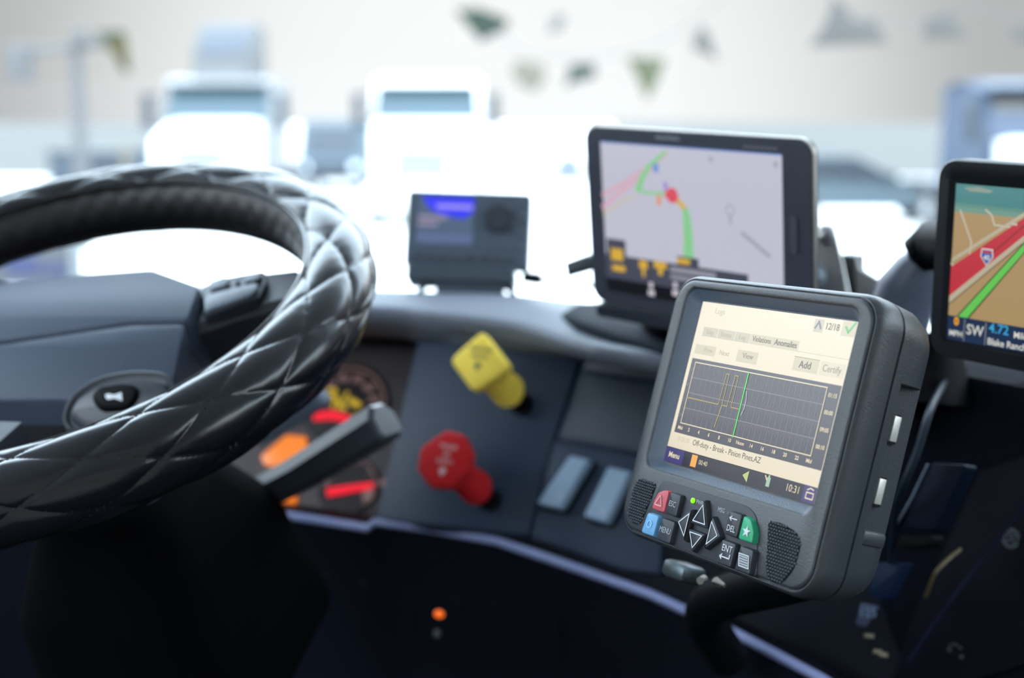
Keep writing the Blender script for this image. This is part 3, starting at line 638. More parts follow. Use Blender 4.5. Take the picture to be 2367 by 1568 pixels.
# raised hem where the quilting meets the inner band
for vv_ in (V0, V1):
    bm = bmesh.new(); n = 240; rings = [[Vector((rim_pt(2 * math.pi * i / n, vv_, -.001)[0], rim_pt(2 * math.pi * i / n, vv_, -.001)[1], rim_pt(2 * math.pi * i / n, vv_, -.001)[2])) for i in range(n)]]
    pts = rings[0]; rg = []
    for i, p in enumerate(pts):
        tn = (pts[(i + 1) % n] - pts[i - 1]).normalized(); e1 = Vector((0, 0, 1)); e2 = tn.cross(e1)
        rg.append([p + .0019 * (math.cos(k * math.pi / 4) * e1 + math.sin(k * math.pi / 4) * e2) for k in range(8)])
    vs = [[bm.verts.new(p) for p in r] for r in rg]
    for i in range(n):
        A_, B_ = vs[i], vs[(i + 1) % n]
        for k in range(8): bm.faces.new((A_[k], A_[(k + 1) % 8], B_[(k + 1) % 8], B_[k]))
    obj('hem', bm, leather, rim)
# stitches along the seams on the driver's side
verts, faces = [], []
def stitch(p, d, n, L=.0022, wd=.00045):
    s_ = d.cross(n).normalized(); b = len(verts)
    for q in (p - d * L / 2, p + s_ * wd, p + n * wd, p - s_ * wd, p + d * L / 2): verts.append(tuple(q))
    faces.extend([(b, b + 1, b + 2), (b, b + 2, b + 3), (b + 4, b + 2, b + 1), (b + 4, b + 3, b + 2)])
for fam in (1, -1):
    for k in range(-KQ, NQ + KQ):
        prev = None
        for i in range(70):
            t_ = (i + .5) / 70; v_ = V0 + (V1 - V0) * t_; u_ = (k - fam * KQ * t_ * .5) / NQ * 2 * math.pi
            if not -.001 <= (u_ % (2 * math.pi)) <= 7: continue
            t2 = t_ + .01; v2 = V0 + (V1 - V0) * t2; u2 = (k - fam * KQ * t2 * .5) / NQ * 2 * math.pi
            p = Vector(rim_pt(u_, v_, -.0018)); p2 = Vector(rim_pt(u2, v2, -.0018)); n_ = (p - Vector((R0 * math.cos(u_), R0 * math.sin(u_), 0))).normalized()
            if -.8 < v_ < 2.25: stitch(p, (p2 - p).normalized(), n_)
me = bpy.data.meshes.new('stitching'); me.from_pydata(verts, [], faces); link('stitching', me, thread, rim, smooth=None)

wp = lambda pts, h=0: [Wf.at(x, y, h) for x, y in pts]
def sag(y): return -5.0 * max(0.0, .030 - y) ** 2          # invented curve of the hub's lower half, shaped to darken it
def wpc(pts, h=0):
    res = []
    for px_, py_ in pts:
        hh = 0
        for _ in range(12): hh = .5 * hh + .5 * sag(Wf.at(px_, py_, h + hh)[1])
        res.append(Wf.at(px_, py_, h + hh))
    return res
def warp(bm):
    for k in range(14): 
        yy = .03 - .012 * k
        bmesh.ops.bisect_plane(bm, geom=list(bm.verts) + list(bm.edges) + list(bm.faces), plane_co=(0, yy, 0), plane_no=(0, 1, 0))
    for v in bm.verts: v.co.z += sag(v.co.y)
    return bm
# hub: upper and lower pads, with a thin gap between
def pad(name, pts, h0, h1, par, m=hub_m, bev=.0016, r=.01):
    bm = bmesh.new(); q = roundpoly(pts, r); loft(bm, [[(x, y, h0) for x, y in inset_poly(q, -.004)], [(x, y, h1 - bev) for x, y in q], [(x, y, h1 - bev * .3) for x, y in inset_poly(q, bev * .3)], [(x, y, h1) for x, y in inset_poly(q, bev)]]); warp(bm); return obj(name, bm, m, par)
up_ = wpc([(-330, 780), (0, 788), (150, 766), (300, 744), (432, 742), (462, 662), (352, 622), (180, 634), (0, 655), (-330, 690)], .0)
lo_ = wpc([(-330, 790), (0, 796), (150, 773), (300, 751), (430, 749), (402, 880), (370, 960), (300, 1020), (215, 1000), (160, 924), (0, 926), (-330, 926)], .0)
pad('hub_lower_recess', wpc([(-330, 900), (200, 900), (380, 900), (330, 1060), (0, 1110), (-330, 1110)], -.02), -.045, -.018, sw, m=plastic_d)
pad('airbag_cover', up_, -.045, .000, sw, r=.004)
lower = pad('hub_lower_cover', lo_, -.045, .000, sw, r=.006)
# crease panel edge on the upper pad
a = Art(.0006)
# horn pod
hp_ = roundpoly(wpc([(150, 968), (170, 920), (225, 882), (300, 866), (372, 870), (398, 892), (385, 940), (310, 990), (200, 1010)], .004), .02)
bm = bmesh.new(); loft(bm, [[(x, y, -.002) for x, y in inset_poly(hp_, -.003)], [(x, y, .0035) for x, y in inset_poly(hp_, -.003)], [(x, y, .0045) for x, y in inset_poly(hp_, -.0015)], [(x, y, .0005) for x, y in inset_poly(hp_, .001)], [(x, y, .0005) for x, y in inset_poly(hp_, .002)], [(x, y, .004) for x, y in inset_poly(hp_, .003)], [(x, y, .0055) for x, y in inset_poly(hp_, .006)]]); hpo = obj('horn_pod', warp(bm), M('horn_pod_vinyl', (.03, .033, .045), .45, bump=.3, bscale=700), sw)
hb = roundpoly(wpc([(212, 925), (232, 902), (285, 894), (318, 898), (320, 922), (300, 948), (235, 954)], .006), .008)
bm = bmesh.new(); prism(bm, hb, .004, .0095, .002); hbt = obj('horn_button', warp(bm), plastic_d, hpo)
a = Art(.0100); a.poly(wpc([(243, 914), (250, 911), (264, 914), (281, 908), (283, 928), (264, 922), (250, 925), (245, 921)], .0097), white_ink); warp(a.bm); a.build('horn_symbol', hbt)
# right spoke with its control pod
spk = wp([(452, 668), (482, 648), (560, 634), (700, 618), (720, 680), (640, 700), (560, 720), (445, 760)], -.012)
bm = bmesh.new(); loft(bm, [[(x, y, -.045) for x, y in inset_poly(roundpoly(spk, .006), .004)], [(x, y, -.018) for x, y in roundpoly(spk, .006)], [(x, y, -.012) for x, y in inset_poly(roundpoly(spk, .006), .004)]]); spo = obj('spoke', bm, M('spoke_vinyl', (.035, .040, .055), .45, bump=.3, bscale=700), sw)
lsp = [(-x, y) for x, y in spk]
bm = bmesh.new(); loft(bm, [[(x, y, -.045) for x, y in roundpoly(lsp, .006)], [(x, y, -.018) for x, y in roundpoly(lsp, .006)], [(x, y, -.012) for x, y in inset_poly(roundpoly(lsp, .006), .004)]]); obj('spoke', bm, MATS['spoke_vinyl'], sw)
bm = bmesh.new(); loft(bm, [[(x, y, -.03) for x, y in ((-.02, -.16), (.02, -.16), (.03, -.09), (-.03, -.09))], [(x, y, -.012) for x, y in ((-.018, -.16), (.018, -.16), (.028, -.09), (-.028, -.09))]]); obj('spoke', bm, MATS['spoke_vinyl'], sw)
podm = M('control_pod', (.085, .10, .13), .4, bump=.1, bscale=500)
bm = bmesh.new(); prism(bm, roundpoly(wp([(468, 668), (490, 646), (612, 624), (618, 650), (596, 690), (470, 728)], -.006), .004), -.014, -.006, .002); po2 = obj('control_pod', bm, M('pod_dark', (.03, .035, .05), .4), spo)
for q in ([(484, 650), (520, 638), (530, 645), (522, 660), (484, 670)], [(566, 636), (600, 628), (606, 634), (598, 645), (565, 652)], [(470, 690), (482, 678), (592, 652), (596, 664), (580, 682), (474, 720)], [(540, 645), (552, 640), (554, 650), (544, 654)]):
    bm = bmesh.new(); prism(bm, roundpoly(wp(q, -.002), .002), -.0065, -.002, .0012); obj('control_button', bm, podm, po2)

# ------------------------------------------------------------------ steering column with its two levers
col = thing('steering_column', 'dark steering column shroud with a long lever, under the steering wheel', 'steering column', frame=Wf)
bm = bmesh.new(); loft(bm, [rr(.16, .20, .04, -.27, .045, -.03), rr(.15, .18, .04, -.18, .03, -.02), rr(.11, .13, .04, -.135, .02, -.01), rr(.09, .10, .04, -.125)]); obj('shroud', bm, M('shroud_black', (.0012, .0014, .002), .8, spec=.03), col)
bm = bmesh.new(); loft(bm, [circ(.016, -.14, 0, .02), circ(.016, -.0455, 0, .02)]); obj('shaft', bm, plastic_d, col)
Wi = Wf.mat().inverted()
def lever(pts, wid, thk, m, name='lever'):
    """flat-sided tapered lever through points, its top chamfered"""
    P_ = [Vector(p) for p in pts]; rings = []
    for i, p in enumerate(P_):
        t_ = (P_[min(i + 1, len(P_) - 1)] - P_[max(0, i - 1)]).normalized(); upv = Vector((0, 0, 1)); sd = t_.cross(upv).normalized(); upv = sd.cross(t_)
        w_, h_ = wid[i] / 2, thk[i] / 2; sec = [(-w_, -h_ * .7), (-w_ * .7, -h_), (w_ * .7, -h_), (w_, -h_ * .7), (w_, h_ * .35), (w_ * .45, h_), (-w_ * .45, h_), (-w_, h_ * .35)]
        rings.append([Wi @ (p + sd * a + upv * b) for a, b in sec])
    bm = bmesh.new(); loft(bm, rings); return obj(name, bm, m, col, smooth=25)
lv = M('lever_plastic', (.035, .042, .055), .38, bump=.1, bscale=500)
lever([P(480, 1210, 1.12), P(570, 1160, 1.09), P(700, 1092, 1.06), P(840, 1005, 1.03), P(885, 976, 1.02), P(893, 971, 1.018)], [.028, .030, .030, .031, .030, .024], [.020, .024, .027, .029, .028, .022], lv)
lever([P(600, 1010, 1.16), P(700, 950, 1.15), P(742, 918, 1.145), P(750, 912, 1.144)], [.018, .020, .020, .014], [.014, .016, .016, .010], M('lever_tip_plastic', (.12, .15, .2), .35), 'wiper_lever')

# ------------------------------------------------------------------ satellite radio on its dock
rs = 1.0
Rf = Frame(((1081 - 1183.5) / F * 1.31, (545 - 784) / F * 1.31, 1.31), (.995, .036, -.05), (-.03, .985, -.17))
rad = thing('satellite_radio', 'small black radio with a blue lit display standing in its dock', 'radio', frame=Rf.mat() @ Matrix.Scale(1.31 / 1.22, 4))
bm = bmesh.new(); Wd, Hd = .107, .073
Hd = .067; loft(bm, [rr(Wd - .004, Hd - .004, .004, -.020, 0, .006), rr(Wd, Hd, .004, -.016, 0, .006), rr(Wd, Hd, .004, -.003, 0, .006), rr(Wd - .003, Hd - .003, .003, 0, 0, .006)]); body = obj('body', bm, M('radio_plastic', (.07, .095, .13), .5, bump=.2, bscale=700), rad)  # black plastic colour raised to imitate veiling haze from the lens
a = Art(.0006); x0, x1, y0, y1 = -.0445, .0045, -.008, .0335
a.rect(x0, y0, x1, y1, E('radio_screen', (78, 98, 128), .9), 0); a.rect(x0, y0, x1, y0 + .009, E('radio_screen_low', (92, 108, 150), .9), 1)
bb = E('radio_blue', (40, 45, 240), 1.1); a.poly([(x0 + .003, y1), (x1, y1), (x1, y1 - .012), (x1 - .008, y1 - .019), (x0 + .022, y1 - .016), (x0 + .012, y1 - .012)], bb, 2)
pt = E('radio_text', (160, 150, 235), 1.0); a.rect(x0 + .016, y1 - .0105, x1 - .001, y1 - .0065, pt, 3)
pk_ = E('radio_pale', (150, 140, 165), .9); a.rect(x0 + .001, y1 - .0205, x0 + .026, y1 - .0165, pk_, 3); a.rect(x0 + .001, y1 - .026, x0 + .018, y1 - .0225, pk_, 3)
a.build('display', body)
bm = bmesh.new(); loft(bm, [circ(.0125, 0, .026, .016), circ(.0125, .004, .026, .016), circ(.0115, .006, .026, .016), circ(.004, .0055, .026, .016)]); obj('dial', bm, M('radio_dial', (.028, .035, .048), .45), body)
for i in range(3):
    bm = bmesh.new(); prism(bm, roundpoly([(.013 + i * .009, -.011), (.019 + i * .009, -.011), (.019 + i * .009, -.007), (.013 + i * .009, -.007)], .001), 0, .0015, .0005); obj('key', bm, M('radio_key', (.10, .12, .15), .5), body)
for j in range(4):
    bm = bmesh.new(); prism(bm, roundpoly([(.043, .030 - j * .0135), (.050, .030 - j * .0135), (.050, .0345 - j * .0135), (.043, .0345 - j * .0135)], .001), 0, .0015, .0005); obj('key', bm, MATS['radio_key'], body)
for i in range(8):
    bm = bmesh.new(); prism(bm, roundpoly([(-.046 + i * .0115, -.023), (-.038 + i * .0115, -.023), (-.038 + i * .0115, -.017), (-.046 + i * .0115, -.017)], .001), 0, .0012, .0004); obj('key', bm, M('radio_key_dark', (.05, .062, .08), .5), body)
bm = bmesh.new(); loft(bm, [rr(.093, .0145, .003, -.026, -.004, -.0345), rr(.093, .0145, .003, .004, -.004, -.0345), rr(.090, .012, .002, .006, -.004, -.0345)]); dock = obj('dock', bm, M('dock_plastic', (.055, .075, .10), .5, bump=.2, bscale=700), rad)
bm = bmesh.new(); loft(bm, [rr(.058, .014, .004, -.026, .004, -.0475), rr(.058, .014, .004, .002, .004, -.0475)]); obj('dock_foot', bm, MATS['dock_plastic'], rad)
for fx_ in (-.028, .030):
    bm = bmesh.new(); tube(bm, [(fx_ * 1.2, -.040, -.006), (fx_ * 1.45, -.054, -.004)], .003, 8); obj('dock_leg', bm, MATS['dock_plastic'], rad)
# its cable
bm = bmesh.new(); pts = curve3([P(1215, 642, 1.31), P(1250, 648, 1.305), P(1310, 650, 1.28), P(1370, 662, 1.25), P(1440, 690, 1.26)]); tube(bm, pts, .0022, 8)
cb = obj('power_cable', bm, M('cable_black', (.03, .035, .03), .5)); tag(cb, 'thin dark cable running from the radio dock toward the tablet', 'cable')
bm = bmesh.new(); tube(bm, [P(1210, 640, 1.31), P(1250, 646, 1.305)], .0055, 8); obj('plug', bm, plastic_d, cb)

# ------------------------------------------------------------------ tablet and its mount
T_ = Frame((.1238, -.0785, .9987), (.68, .152, -.718), (.065, .962, .265))
tab = thing('tablet', 'black tablet showing a road map with a green route, mounted on the dashboard', 'tablet', frame=T_)
bm = bmesh.new(); tw_, th_, tcx, tcy = .203, .133, .0035, .0005
loft(bm, [rr(tw_ - .006, th_ - .006, .009, -.009, tcx, tcy), rr(tw_, th_, .011, -.0065, tcx, tcy), rr(tw_, th_, .011, -.002, tcx, tcy)]); tb_ = obj('case', bm, M('tablet_case', (.03, .035, .045), .35), tab)
bm = bmesh.new(); loft(bm, [rr(tw_ + .0006, th_ + .0006, .0115, -.0050, tcx, tcy), rr(tw_ + .0006, th_ + .0006, .0115, -.0018, tcx, tcy), rr(tw_ - .002, th_ - .002, .011, -.0014, tcx, tcy)]); obj('silver_rim', bm, M('silver_edge', (.42, .40, .37), .45, .5), tab)
bm = bmesh.new(); loft(bm, [rr(tw_ - .001, th_ - .001, .011, -.003, tcx, tcy), rr(tw_ - .001, th_ - .001, .011, -.0008, tcx, tcy), rr(tw_ - .002, th_ - .002, .0105, -.0004, tcx, tcy)]); obj('glass_front', bm, M('tablet_bezel', (.055, .06, .08), .18), tab)
mapc = E('map_ground', (196, 196, 212), .92, .3); drk = E('map_bar', (72, 74, 92), .8, .3); grn = E('map_green', (135, 205, 145), .95, .3); redd = E('map_red', (220, 80, 95), .95, .3); pnk = E('map_pink', (214, 170, 188), .95, .3); yl = E('map_yellow', (215, 172, 55), .95, .3); whi = E('map_white', (205, 200, 212), .95, .3); blu = E('map_blue', (110, 145, 215), .95, .3); ltan = E('map_tan', (205, 196, 185), .9, .3); gry = E('map_grey', (166, 168, 184), .9, .3)
a = Art(0); X0, X1, Y0, Y1 = -.0815, .0815, -.056, .056
a.rect(X0, Y0, X1, Y1, mapc); tt = lambda x, y: T_.at(x, y)
a.rect(X0, .0553, X1, .0562, blu, 1)
a.band([tt(*q) for q in ((1392, 480), (1440, 440), (1500, 395), (1545, 350))], .0035, .002, pnk, 1); a.band([tt(*q) for q in ((1392, 452), (1440, 425), (1490, 390))], .0035, .002, pnk, 1)
a.band([tt(*q) for q in ((1395, 495), (1440, 465), (1470, 450))], .003, .002, ltan, 1)
a.band([tt(*q) for q in ((1540, 350), (1500, 385), (1485, 410), (1474, 443))], .0025, .006, grn, 2); a.band([tt(*q) for q in ((1474, 442), (1510, 447), (1545, 448))], .0022, .0022, grn, 2)
a.band([tt(*q) for q in ((1545, 448), (1565, 462), (1584, 484))], .003, .004, yl, 2); a.band([tt(*q) for q in ((1583, 482), (1588, 505), (1591, 545), (1592, 596))], .0055, .0095, grn, 3)
a.disc(*tt(1554, 452), .0055, redd, 4); a.rect(*[v - .002 for v in tt(1542, 450)], *[v + .002 for v in tt(1542, 450)], redd, 4)
a.rect(tt(1516, 390)[0] - .0025, tt(1516, 390)[1] - .0025, tt(1516, 390)[0] + .0025, tt(1516, 390)[1] + .0035, blu, 4); a.rect(tt(1539, 431)[0] - .002, tt(1539, 431)[1] - .003, tt(1539, 431)[0] + .002, tt(1539, 431)[1] + .003, E('map_violet', (165, 150, 215), .9), 4)
a.rect(tt(1524, 463)[0] - .002, tt(1524, 463)[1] - .0035, tt(1524, 463)[0] + .002, tt(1524, 463)[1] + .0035, E('map_orange', (225, 150, 110), .95), 4)
p_ = tt(1688, 486); a.arc(*p_, .0035, .001, 0, 6.283, gry, 4); a.line([(p_[0], p_[1] - .0035), (p_[0], p_[1] - .009)], .002, gry, 4)
a.line([tt(1717, 540), tt(1778, 592)], .003, gry, 3); a.disc(*tt(1793, 380), .002, gry, 3); a.disc(*tt(1643, 368), .002, gry, 3)
yb = -.0278; a.rect(X0, Y0, .052, yb, drk, 5); a.rect(X0, Y0, X1, -.046, M('nav_strip', (.012, .013, .018), .3), 6); a.rect(.052, -.046, X1, -.033, mapc, 5)
q = tt(1427, 590); a.rect(q[0] - .010, yb, q[0] + .009, yb + .012, drk, 6); q1 = tt(1590, 600); a.rect(q1[0] - .010, yb, q1[0] + .010, yb + .006, drk, 6)
a.rect(q[0] - .006, q[1] - .004, q[0] + .006, q[1] + .005, yl, 7); q = tt(1430, 621); a.rect(q[0] - .006, q[1] - .002, q[0] + .007, q[1] + .0025, yl, 7)
for cx_, w_, h_ in ((1488, .004, .006), (1527, .006, .005)):
    q = tt(cx_, 621); a.poly([(q[0] - w_, q[1] + h_), (q[0] + w_, q[1] + h_), (q[0] + w_, q[1]), (q[0] + w_ * .35, q[1] - 1e-4), (q[0] + w_ * .35, q[1] - h_), (q[0] - w_ * .35, q[1] - h_), (q[0] - w_ * .35, q[1] - 1e-4), (q[0] - w_, q[1])], yl, 7)
q = tt(1550, 625); a.rect(q[0], q[1] - .001, q[0] + .042, q[1] + .003, M('x1', (0, 0, 0)) if False else E('map_text', (150, 150, 165), .9), 7); a.rect(q[0], q[1] - .006, q[0] + .022, q[1] - .003, E('map_text', (150, 150, 165), .9), 7); a.rect(tt(1578, 604)[0] - .005, tt(1578, 604)[1] - .002, tt(1578, 604)[0] + .007, tt(1578, 604)[1] + .002, yl, 8)
for cx_ in (1506, 1562):
    q = tt(cx_, 668); a.rect(q[0] - .003, q[1] - .005, q[0] + .003, q[1] - .001, whi, 7); a.rect(q[0] - .0018, q[1] + .0005, q[0] + .0018, q[1] + .005, whi, 7)
for i in range(9): a.rect(.050 + i * .0032, .0585, .052 + i * .0032, .0605, M('status_ink', (.16, .15, .17), .5), 0)
a.build('map_display', tab)
bx_, by_ = T_.at(1834, 543); bm = bmesh.new(); loft(bm, [rr(.007, .026, .0034, -.001, bx_, by_), rr(.007, .026, .0034, .0006, bx_, by_), rr(.0058, .0248, .0028, .0006, bx_, by_), rr(.0055, .0245, .0027, .0002, bx_, by_)]); obj('home_button', bm, M('button_ring', (.12, .13, .16), .3, .5), tab)
a = Art(.0001 - .0004); a.rect(-.028, .0605, -.006, .063, M('logo_grey', (.16, .17, .19), .4)); a.build('top_mark', tab)
tm = thing('tablet_mount', 'black tablet mount with side grip on an oval dash pad', 'mount', frame=T_)
bm = bmesh.new(); loft(bm, [rr(.11, .08, .01, -.022, 0, -.015), rr(.11, .08, .01, -.0095, 0, -.015)]); obj('back_plate', bm, plastic_d, tm)
Ti = T_.mat().inverted()
bm = bmesh.new(); q = [T_.at(x, y, -.006) for x, y in ((1312, 606), (1362, 588), (1380, 590), (1380, 622), (1345, 632), (1318, 640))]; prism(bm, q, -.016, -.002, .002); obj('side_grip', bm, M('mount_plastic', (.05, .058, .066), .5), tm)
bm = bmesh.new(); loft(bm, [rr(.19, .012, .004, -.016, .002, -.0725), rr(.19, .012, .004, -.001, .002, -.0725), rr(.187, .009, .003, .003, .002, -.0725)]); obj('cradle', bm, M('cradle_plastic', (.022, .028, .04), .42), tm)
bm = bmesh.new(); pad_px = [(1290, 742), (1330, 718), (1420, 712), (1560, 740), (1700, 790), (1700, 850), (1540, 830), (1420, 795), (1330, 762)]
padD = [1.190, 1.205, 1.213, 1.173, 1.125, 1.075, 1.085, 1.12, 1.16]; pd_ = [P(x, y - 3, d) for (x, y), d in zip(pad_px, padD)]
loft(bm, [[Ti @ (p + Vector((0, 0, -.006))) for p in pd_], [Ti @ (p + Vector((0, 0, .003))) for p in pd_], [Ti @ ((p - pd_[0] * 0) * 1.0 + (sum(pd_, Vector()) / 9 - p) * .08 + Vector((0, 0, .006))) for p in pd_]]); obj('dash_pad', bm, M('pad_vinyl', (.012, .017, .025), .75, bump=.2, bscale=500, spec=.1), tm)
bm = bmesh.new(); tube(bm, [Ti @ P(1560, 765, 1.15), Ti @ P(1560, 710, 1.10), Ti @ P(1560, 660, 1.05)], [.028, .020, .018], 16); obj('stem', bm, plastic_d, tm)

# steel bracket behind the tablet
bk = thing('steel_bracket', 'grey steel bracket with a bolt, standing between tablet and navigator', 'bracket', loc=P(1920, 650, 1.12))
Bf = Frame(((1920 - 1183.5) / F * 1.12, (650 - 784) / F * 1.12, 1.12), (.85, .05, -.5), (0, 1, .1)); bk.matrix_world = Bf.mat()
bq = lambda pts, h=0: [Bf.at(x, y, h) for x, y in pts]
stl = M('bracket_steel', (.30, .29, .29), .55, .3, bump=.1, bscale=200)
bm = bmesh.new(); prism(bm, roundpoly(bq([(1880, 540), (1900, 522), (1925, 526), (1940, 585), (1962, 700), (1884, 700)]), .006), -.004, 0, .0006); obj('plate', bm, stl, bk)
bm = bmesh.new(); c = Bf.at(1910, 548); loft(bm, [circ(.0062, 0, *c, 20), circ(.0062, .003, *c, 20), circ(.003, .0045, *c, 20)]); obj('bolt', bm, M('bolt_steel', (.4, .4, .4), .3, 1), bk)
bm = bmesh.new(); prism(bm, bq([(1944, 588), (1974, 592), (1980, 700), (1966, 700)], -.004), -.03, -.004, .001); obj('flange', bm, M('bracket_dark', (.05, .055, .06), .5), bk)
bm = bmesh.new(); prism(bm, bq([(1976, 592), (1984, 620), (2030, 648), (2070, 700), (1980, 700)], -.004), -.010, -.004, .001); obj('foot_plate', bm, stl, bk)
bm = bmesh.new(); sphere(bm, (*Bf.at(1882, 640, .004), .004), .010, 14); obj('clamp_ball', bm, M('ball_grey', (.2, .24, .28), .35), bk)

# ------------------------------------------------------------------ navigator and its arm
G_ = Frame((.3078, -.0339, .7844), (.596, .156, -.788), (-.001, .981, .193))
gps = thing('navigator', 'large navigator at the right edge showing a red highway map', 'navigator', frame=G_)
bm = bmesh.new(); gw, gh, gcy = .178, .118, .0018
loft(bm, [rr(gw - .02, gh - .02, .01, -.022, 0, gcy), rr(gw - .004, gh - .004, .012, -.016, 0, gcy), rr(gw, gh, .012, -.010, 0, gcy), rr(gw, gh, .012, .001, 0, gcy), rr(gw - .002, gh - .002, .011, .003, 0, gcy), rr(gw - .016, gh - .018, .004, .003, 0, gcy), rr(.156, .094, .002, .0003, 0, 0)]); obj('case', bm, M('gps_case', (.003, .005, .009), .45, bump=.1, bscale=500, spec=.25), gps)
gt = lambda x, y: G_.at(x, y); e_ = lambda n, c, s=.75: E('gps_' + n, c, s, .2)
sky_, sky2, gnd, hw, kb_, ro, gg, blk, navy, wht, ora, cya = e_('sky', (66, 140, 140)), e_('sky_haze', (120, 165, 148)), e_('ground', (190, 158, 108)), e_('highway', (205, 45, 62), .8), e_('kerb', (205, 192, 165)), e_('road', (215, 205, 185)), e_('route', (105, 205, 85), .85), e_('outline', (22, 40, 36)), e_('navy', (12, 42, 82)), e_('white', (225, 225, 215), .85), e_('orange', (240, 168, 20), .9), e_('cyan', (60, 175, 225), .85)
a = Art(.0006); a.rect(-.0775, -.0465, .0775, .0465, gnd); a.rect(-.0775, .033, .0775, .0465, sky_, 1); a.rect(-.0775, .030, .0775, .035, sky2, 1)
a.poly([(-.072, .0445), (-.062, .0455), (-.052, .044), (-.054, .0425), (-.068, .0425)], e_('cloud', (150, 165, 150)), 2)
a.line([gt(2222, 487), gt(2247, 560), (-.0665, -.0095 + .002), (-.0775, -.001)], .0011, ro, 2); a.line([gt(2280, 485), gt(2294, 497), gt(2300, 520), gt(2340, 526), (-.0255, .0258)], .0011, ro, 2)
a.poly([(-.0775, -.0005), (-.0775, .0020), (-.031, .0335), (-.0280, .0338), (-.031, .0310)], kb_, 2)
a.poly([(-.0775, -.0030), (-.0775, -.0205), (-.031, .0195), (-.0130, .0325), (-.0240, .0330), (-.031, .0300)], hw, 3)
a.poly([(-.0775, -.0205), (-.0775, -.0250), (-.031, .0160), (-.0120, .0318), (-.0130, .0325), (-.031, .0195)], kb_, 3)
a.poly([(-.0775, -.0250), (-.0775, -.0262), (-.031, .0150), (-.031, .0160)], e_('kerb_shadow', (130, 110, 80)), 3)
a.poly([(-.0500, .0085), (-.0494, .0082), (-.0290, .0268), (-.0294, .0272)], e_('red_dark', (120, 25, 35)), 4); a.line([(-.0380, .0262), (-.0355, .0262)], .0014, ro, 4)
a.poly([(-.0716, -.0320), (-.0628, -.0320), (-.031, .0078), (-.0150, .0305), (-.0170, .0310), (-.031, .0149)], blk, 4)
a.poly([(-.0705, -.0320), (-.0640, -.0320), (-.031, .0087), (-.0155, .0300), (-.0165, .0303), (-.031, .0140)], gg, 5)
sx_, sy_ = gt(2283, 594); a.poly([(sx_ - .0032, sy_ + .004), (sx_ + .0032, sy_ + .004), (sx_ + .0036, sy_), (sx_, sy_ - .0045), (sx_ - .0036, sy_)], e_('shield', (55, 90, 170), .9), 6)
a.poly([(sx_ - .0038, sy_ + .0048), (sx_ + .0038, sy_ + .0048), (sx_ + .0043, sy_), (sx_, sy_ - .0053), (sx_ - .0043, sy_)], wht, 5); a.rect(sx_ - .003, sy_ + .0022, sx_ + .003, sy_ + .0037, e_('shield_red', (190, 60, 70), .9), 7); a.text('40', sx_, sy_ - .0005, .0030, wht, 8, bold=.0001)
a.rect(-.0775, -.0465, .0775, -.032, navy, 6)
a.text('0', -.0712, -.0352, .0046, ora, 8, bold=.0003); a.text('MPH', -.0712, -.0425, .0034, wht, 8, bold=.0001); a.line([(-.0655, -.033), (-.0655, -.046)], .0002, wht, 7)
a.text('SW', -.0580, -.0388, .0062, wht, 8, bold=.0001, sx=.92); a.line([(-.0508, -.033), (-.0508, -.046)], .0002, wht, 7)
a.text('4.72', -.0420, -.0356, .0056, cya, 8, bold=.0001); a.text('Miles', -.0322, -.0372, .0038, wht, 8, al='LEFT', bold=.0001); a.text('Blake Ranch', -.0492, -.0436, .0040, wht, 8, al='LEFT', bold=.0001, sx=.95)
a.build('navigation_display', gps)
am = thing('navigator_mount', 'black jointed arm holding the navigator, left of its case', 'mount', loc=P(2110, 700, .98))
Ai = Matrix.Translation(-P(2110, 700, .98))
bm = bmesh.new(); tube(bm, [Ai @ P(2040, 960, 1.00), Ai @ P(2075, 740, .985), Ai @ P(2100, 665, .975), Ai @ P(2122, 625, .965), Ai @ P(2135, 602, .96)], [.017, .0215, .0205, .0165, .012], 20); obj('lower_arm', bm, M('arm_plastic', (0.095, 0.114, 0.1615), .42, bump=.2, bscale=500), am)
bm = bmesh.new(); sphere(bm, Ai @ P(2150, 575, .955), .0150, 20, (1.0, 1.1, 1.0)); tube(bm, [Ai @ P(2120, 592, .958), Ai @ P(2160, 562, .95), Ai @ P(2230, 562, .90)], [.0135, .0155, .013], 16); obj('socket', bm, plastic_d, am)
bm = bmesh.new(); tube(bm, [Ai @ P(2165, 770, 1.0), Ai @ P(2160, 840, 1.0), Ai @ P(2150, 930, 1.0)], [.016, .022, .026], 16); obj('arm_base', bm, plastic_d, am)
bm = bmesh.new(); tube(bm, [Ai @ P(2125, 545, .95), Ai @ P(2180, 545, .94)], .006, 10); obj('clamp_screw', bm, M('screw_teal', (.03, .06, .06), .4), am)

# ------------------------------------------------------------------ logging terminal
Ef = Frame((.1208, .0284, .7087), (.506, .105, -.856), (-.244, .97, -.025))
eld = thing('logging_terminal', 'boxy driver log terminal with bright cream screen and keypad, nearest the camera', 'terminal', frame=Ef)
ms = .001
def R2(w_, h_, r_, z, cx=-.5, cy=-14.8): return rr(w_ * ms, h_ * ms, r_ * ms, z * ms, cx * ms, cy * ms, 8)
shellm = M('terminal_shell', (.033, .039, .047), .38, bump=.5, bscale=1300, spec=.6)
bm = bmesh.new()
loft(bm, [R2(120, 112, 14, -40), R2(138, 128, 17, -38.5), R2(147, 136, 18, -34), R2(152, 141.5, 18, -26), R2(154, 143.5, 17, -12.2), R2(151.5, 141, 16, -11.8)]); rear = obj('rear_shell', bm, shellm, eld)
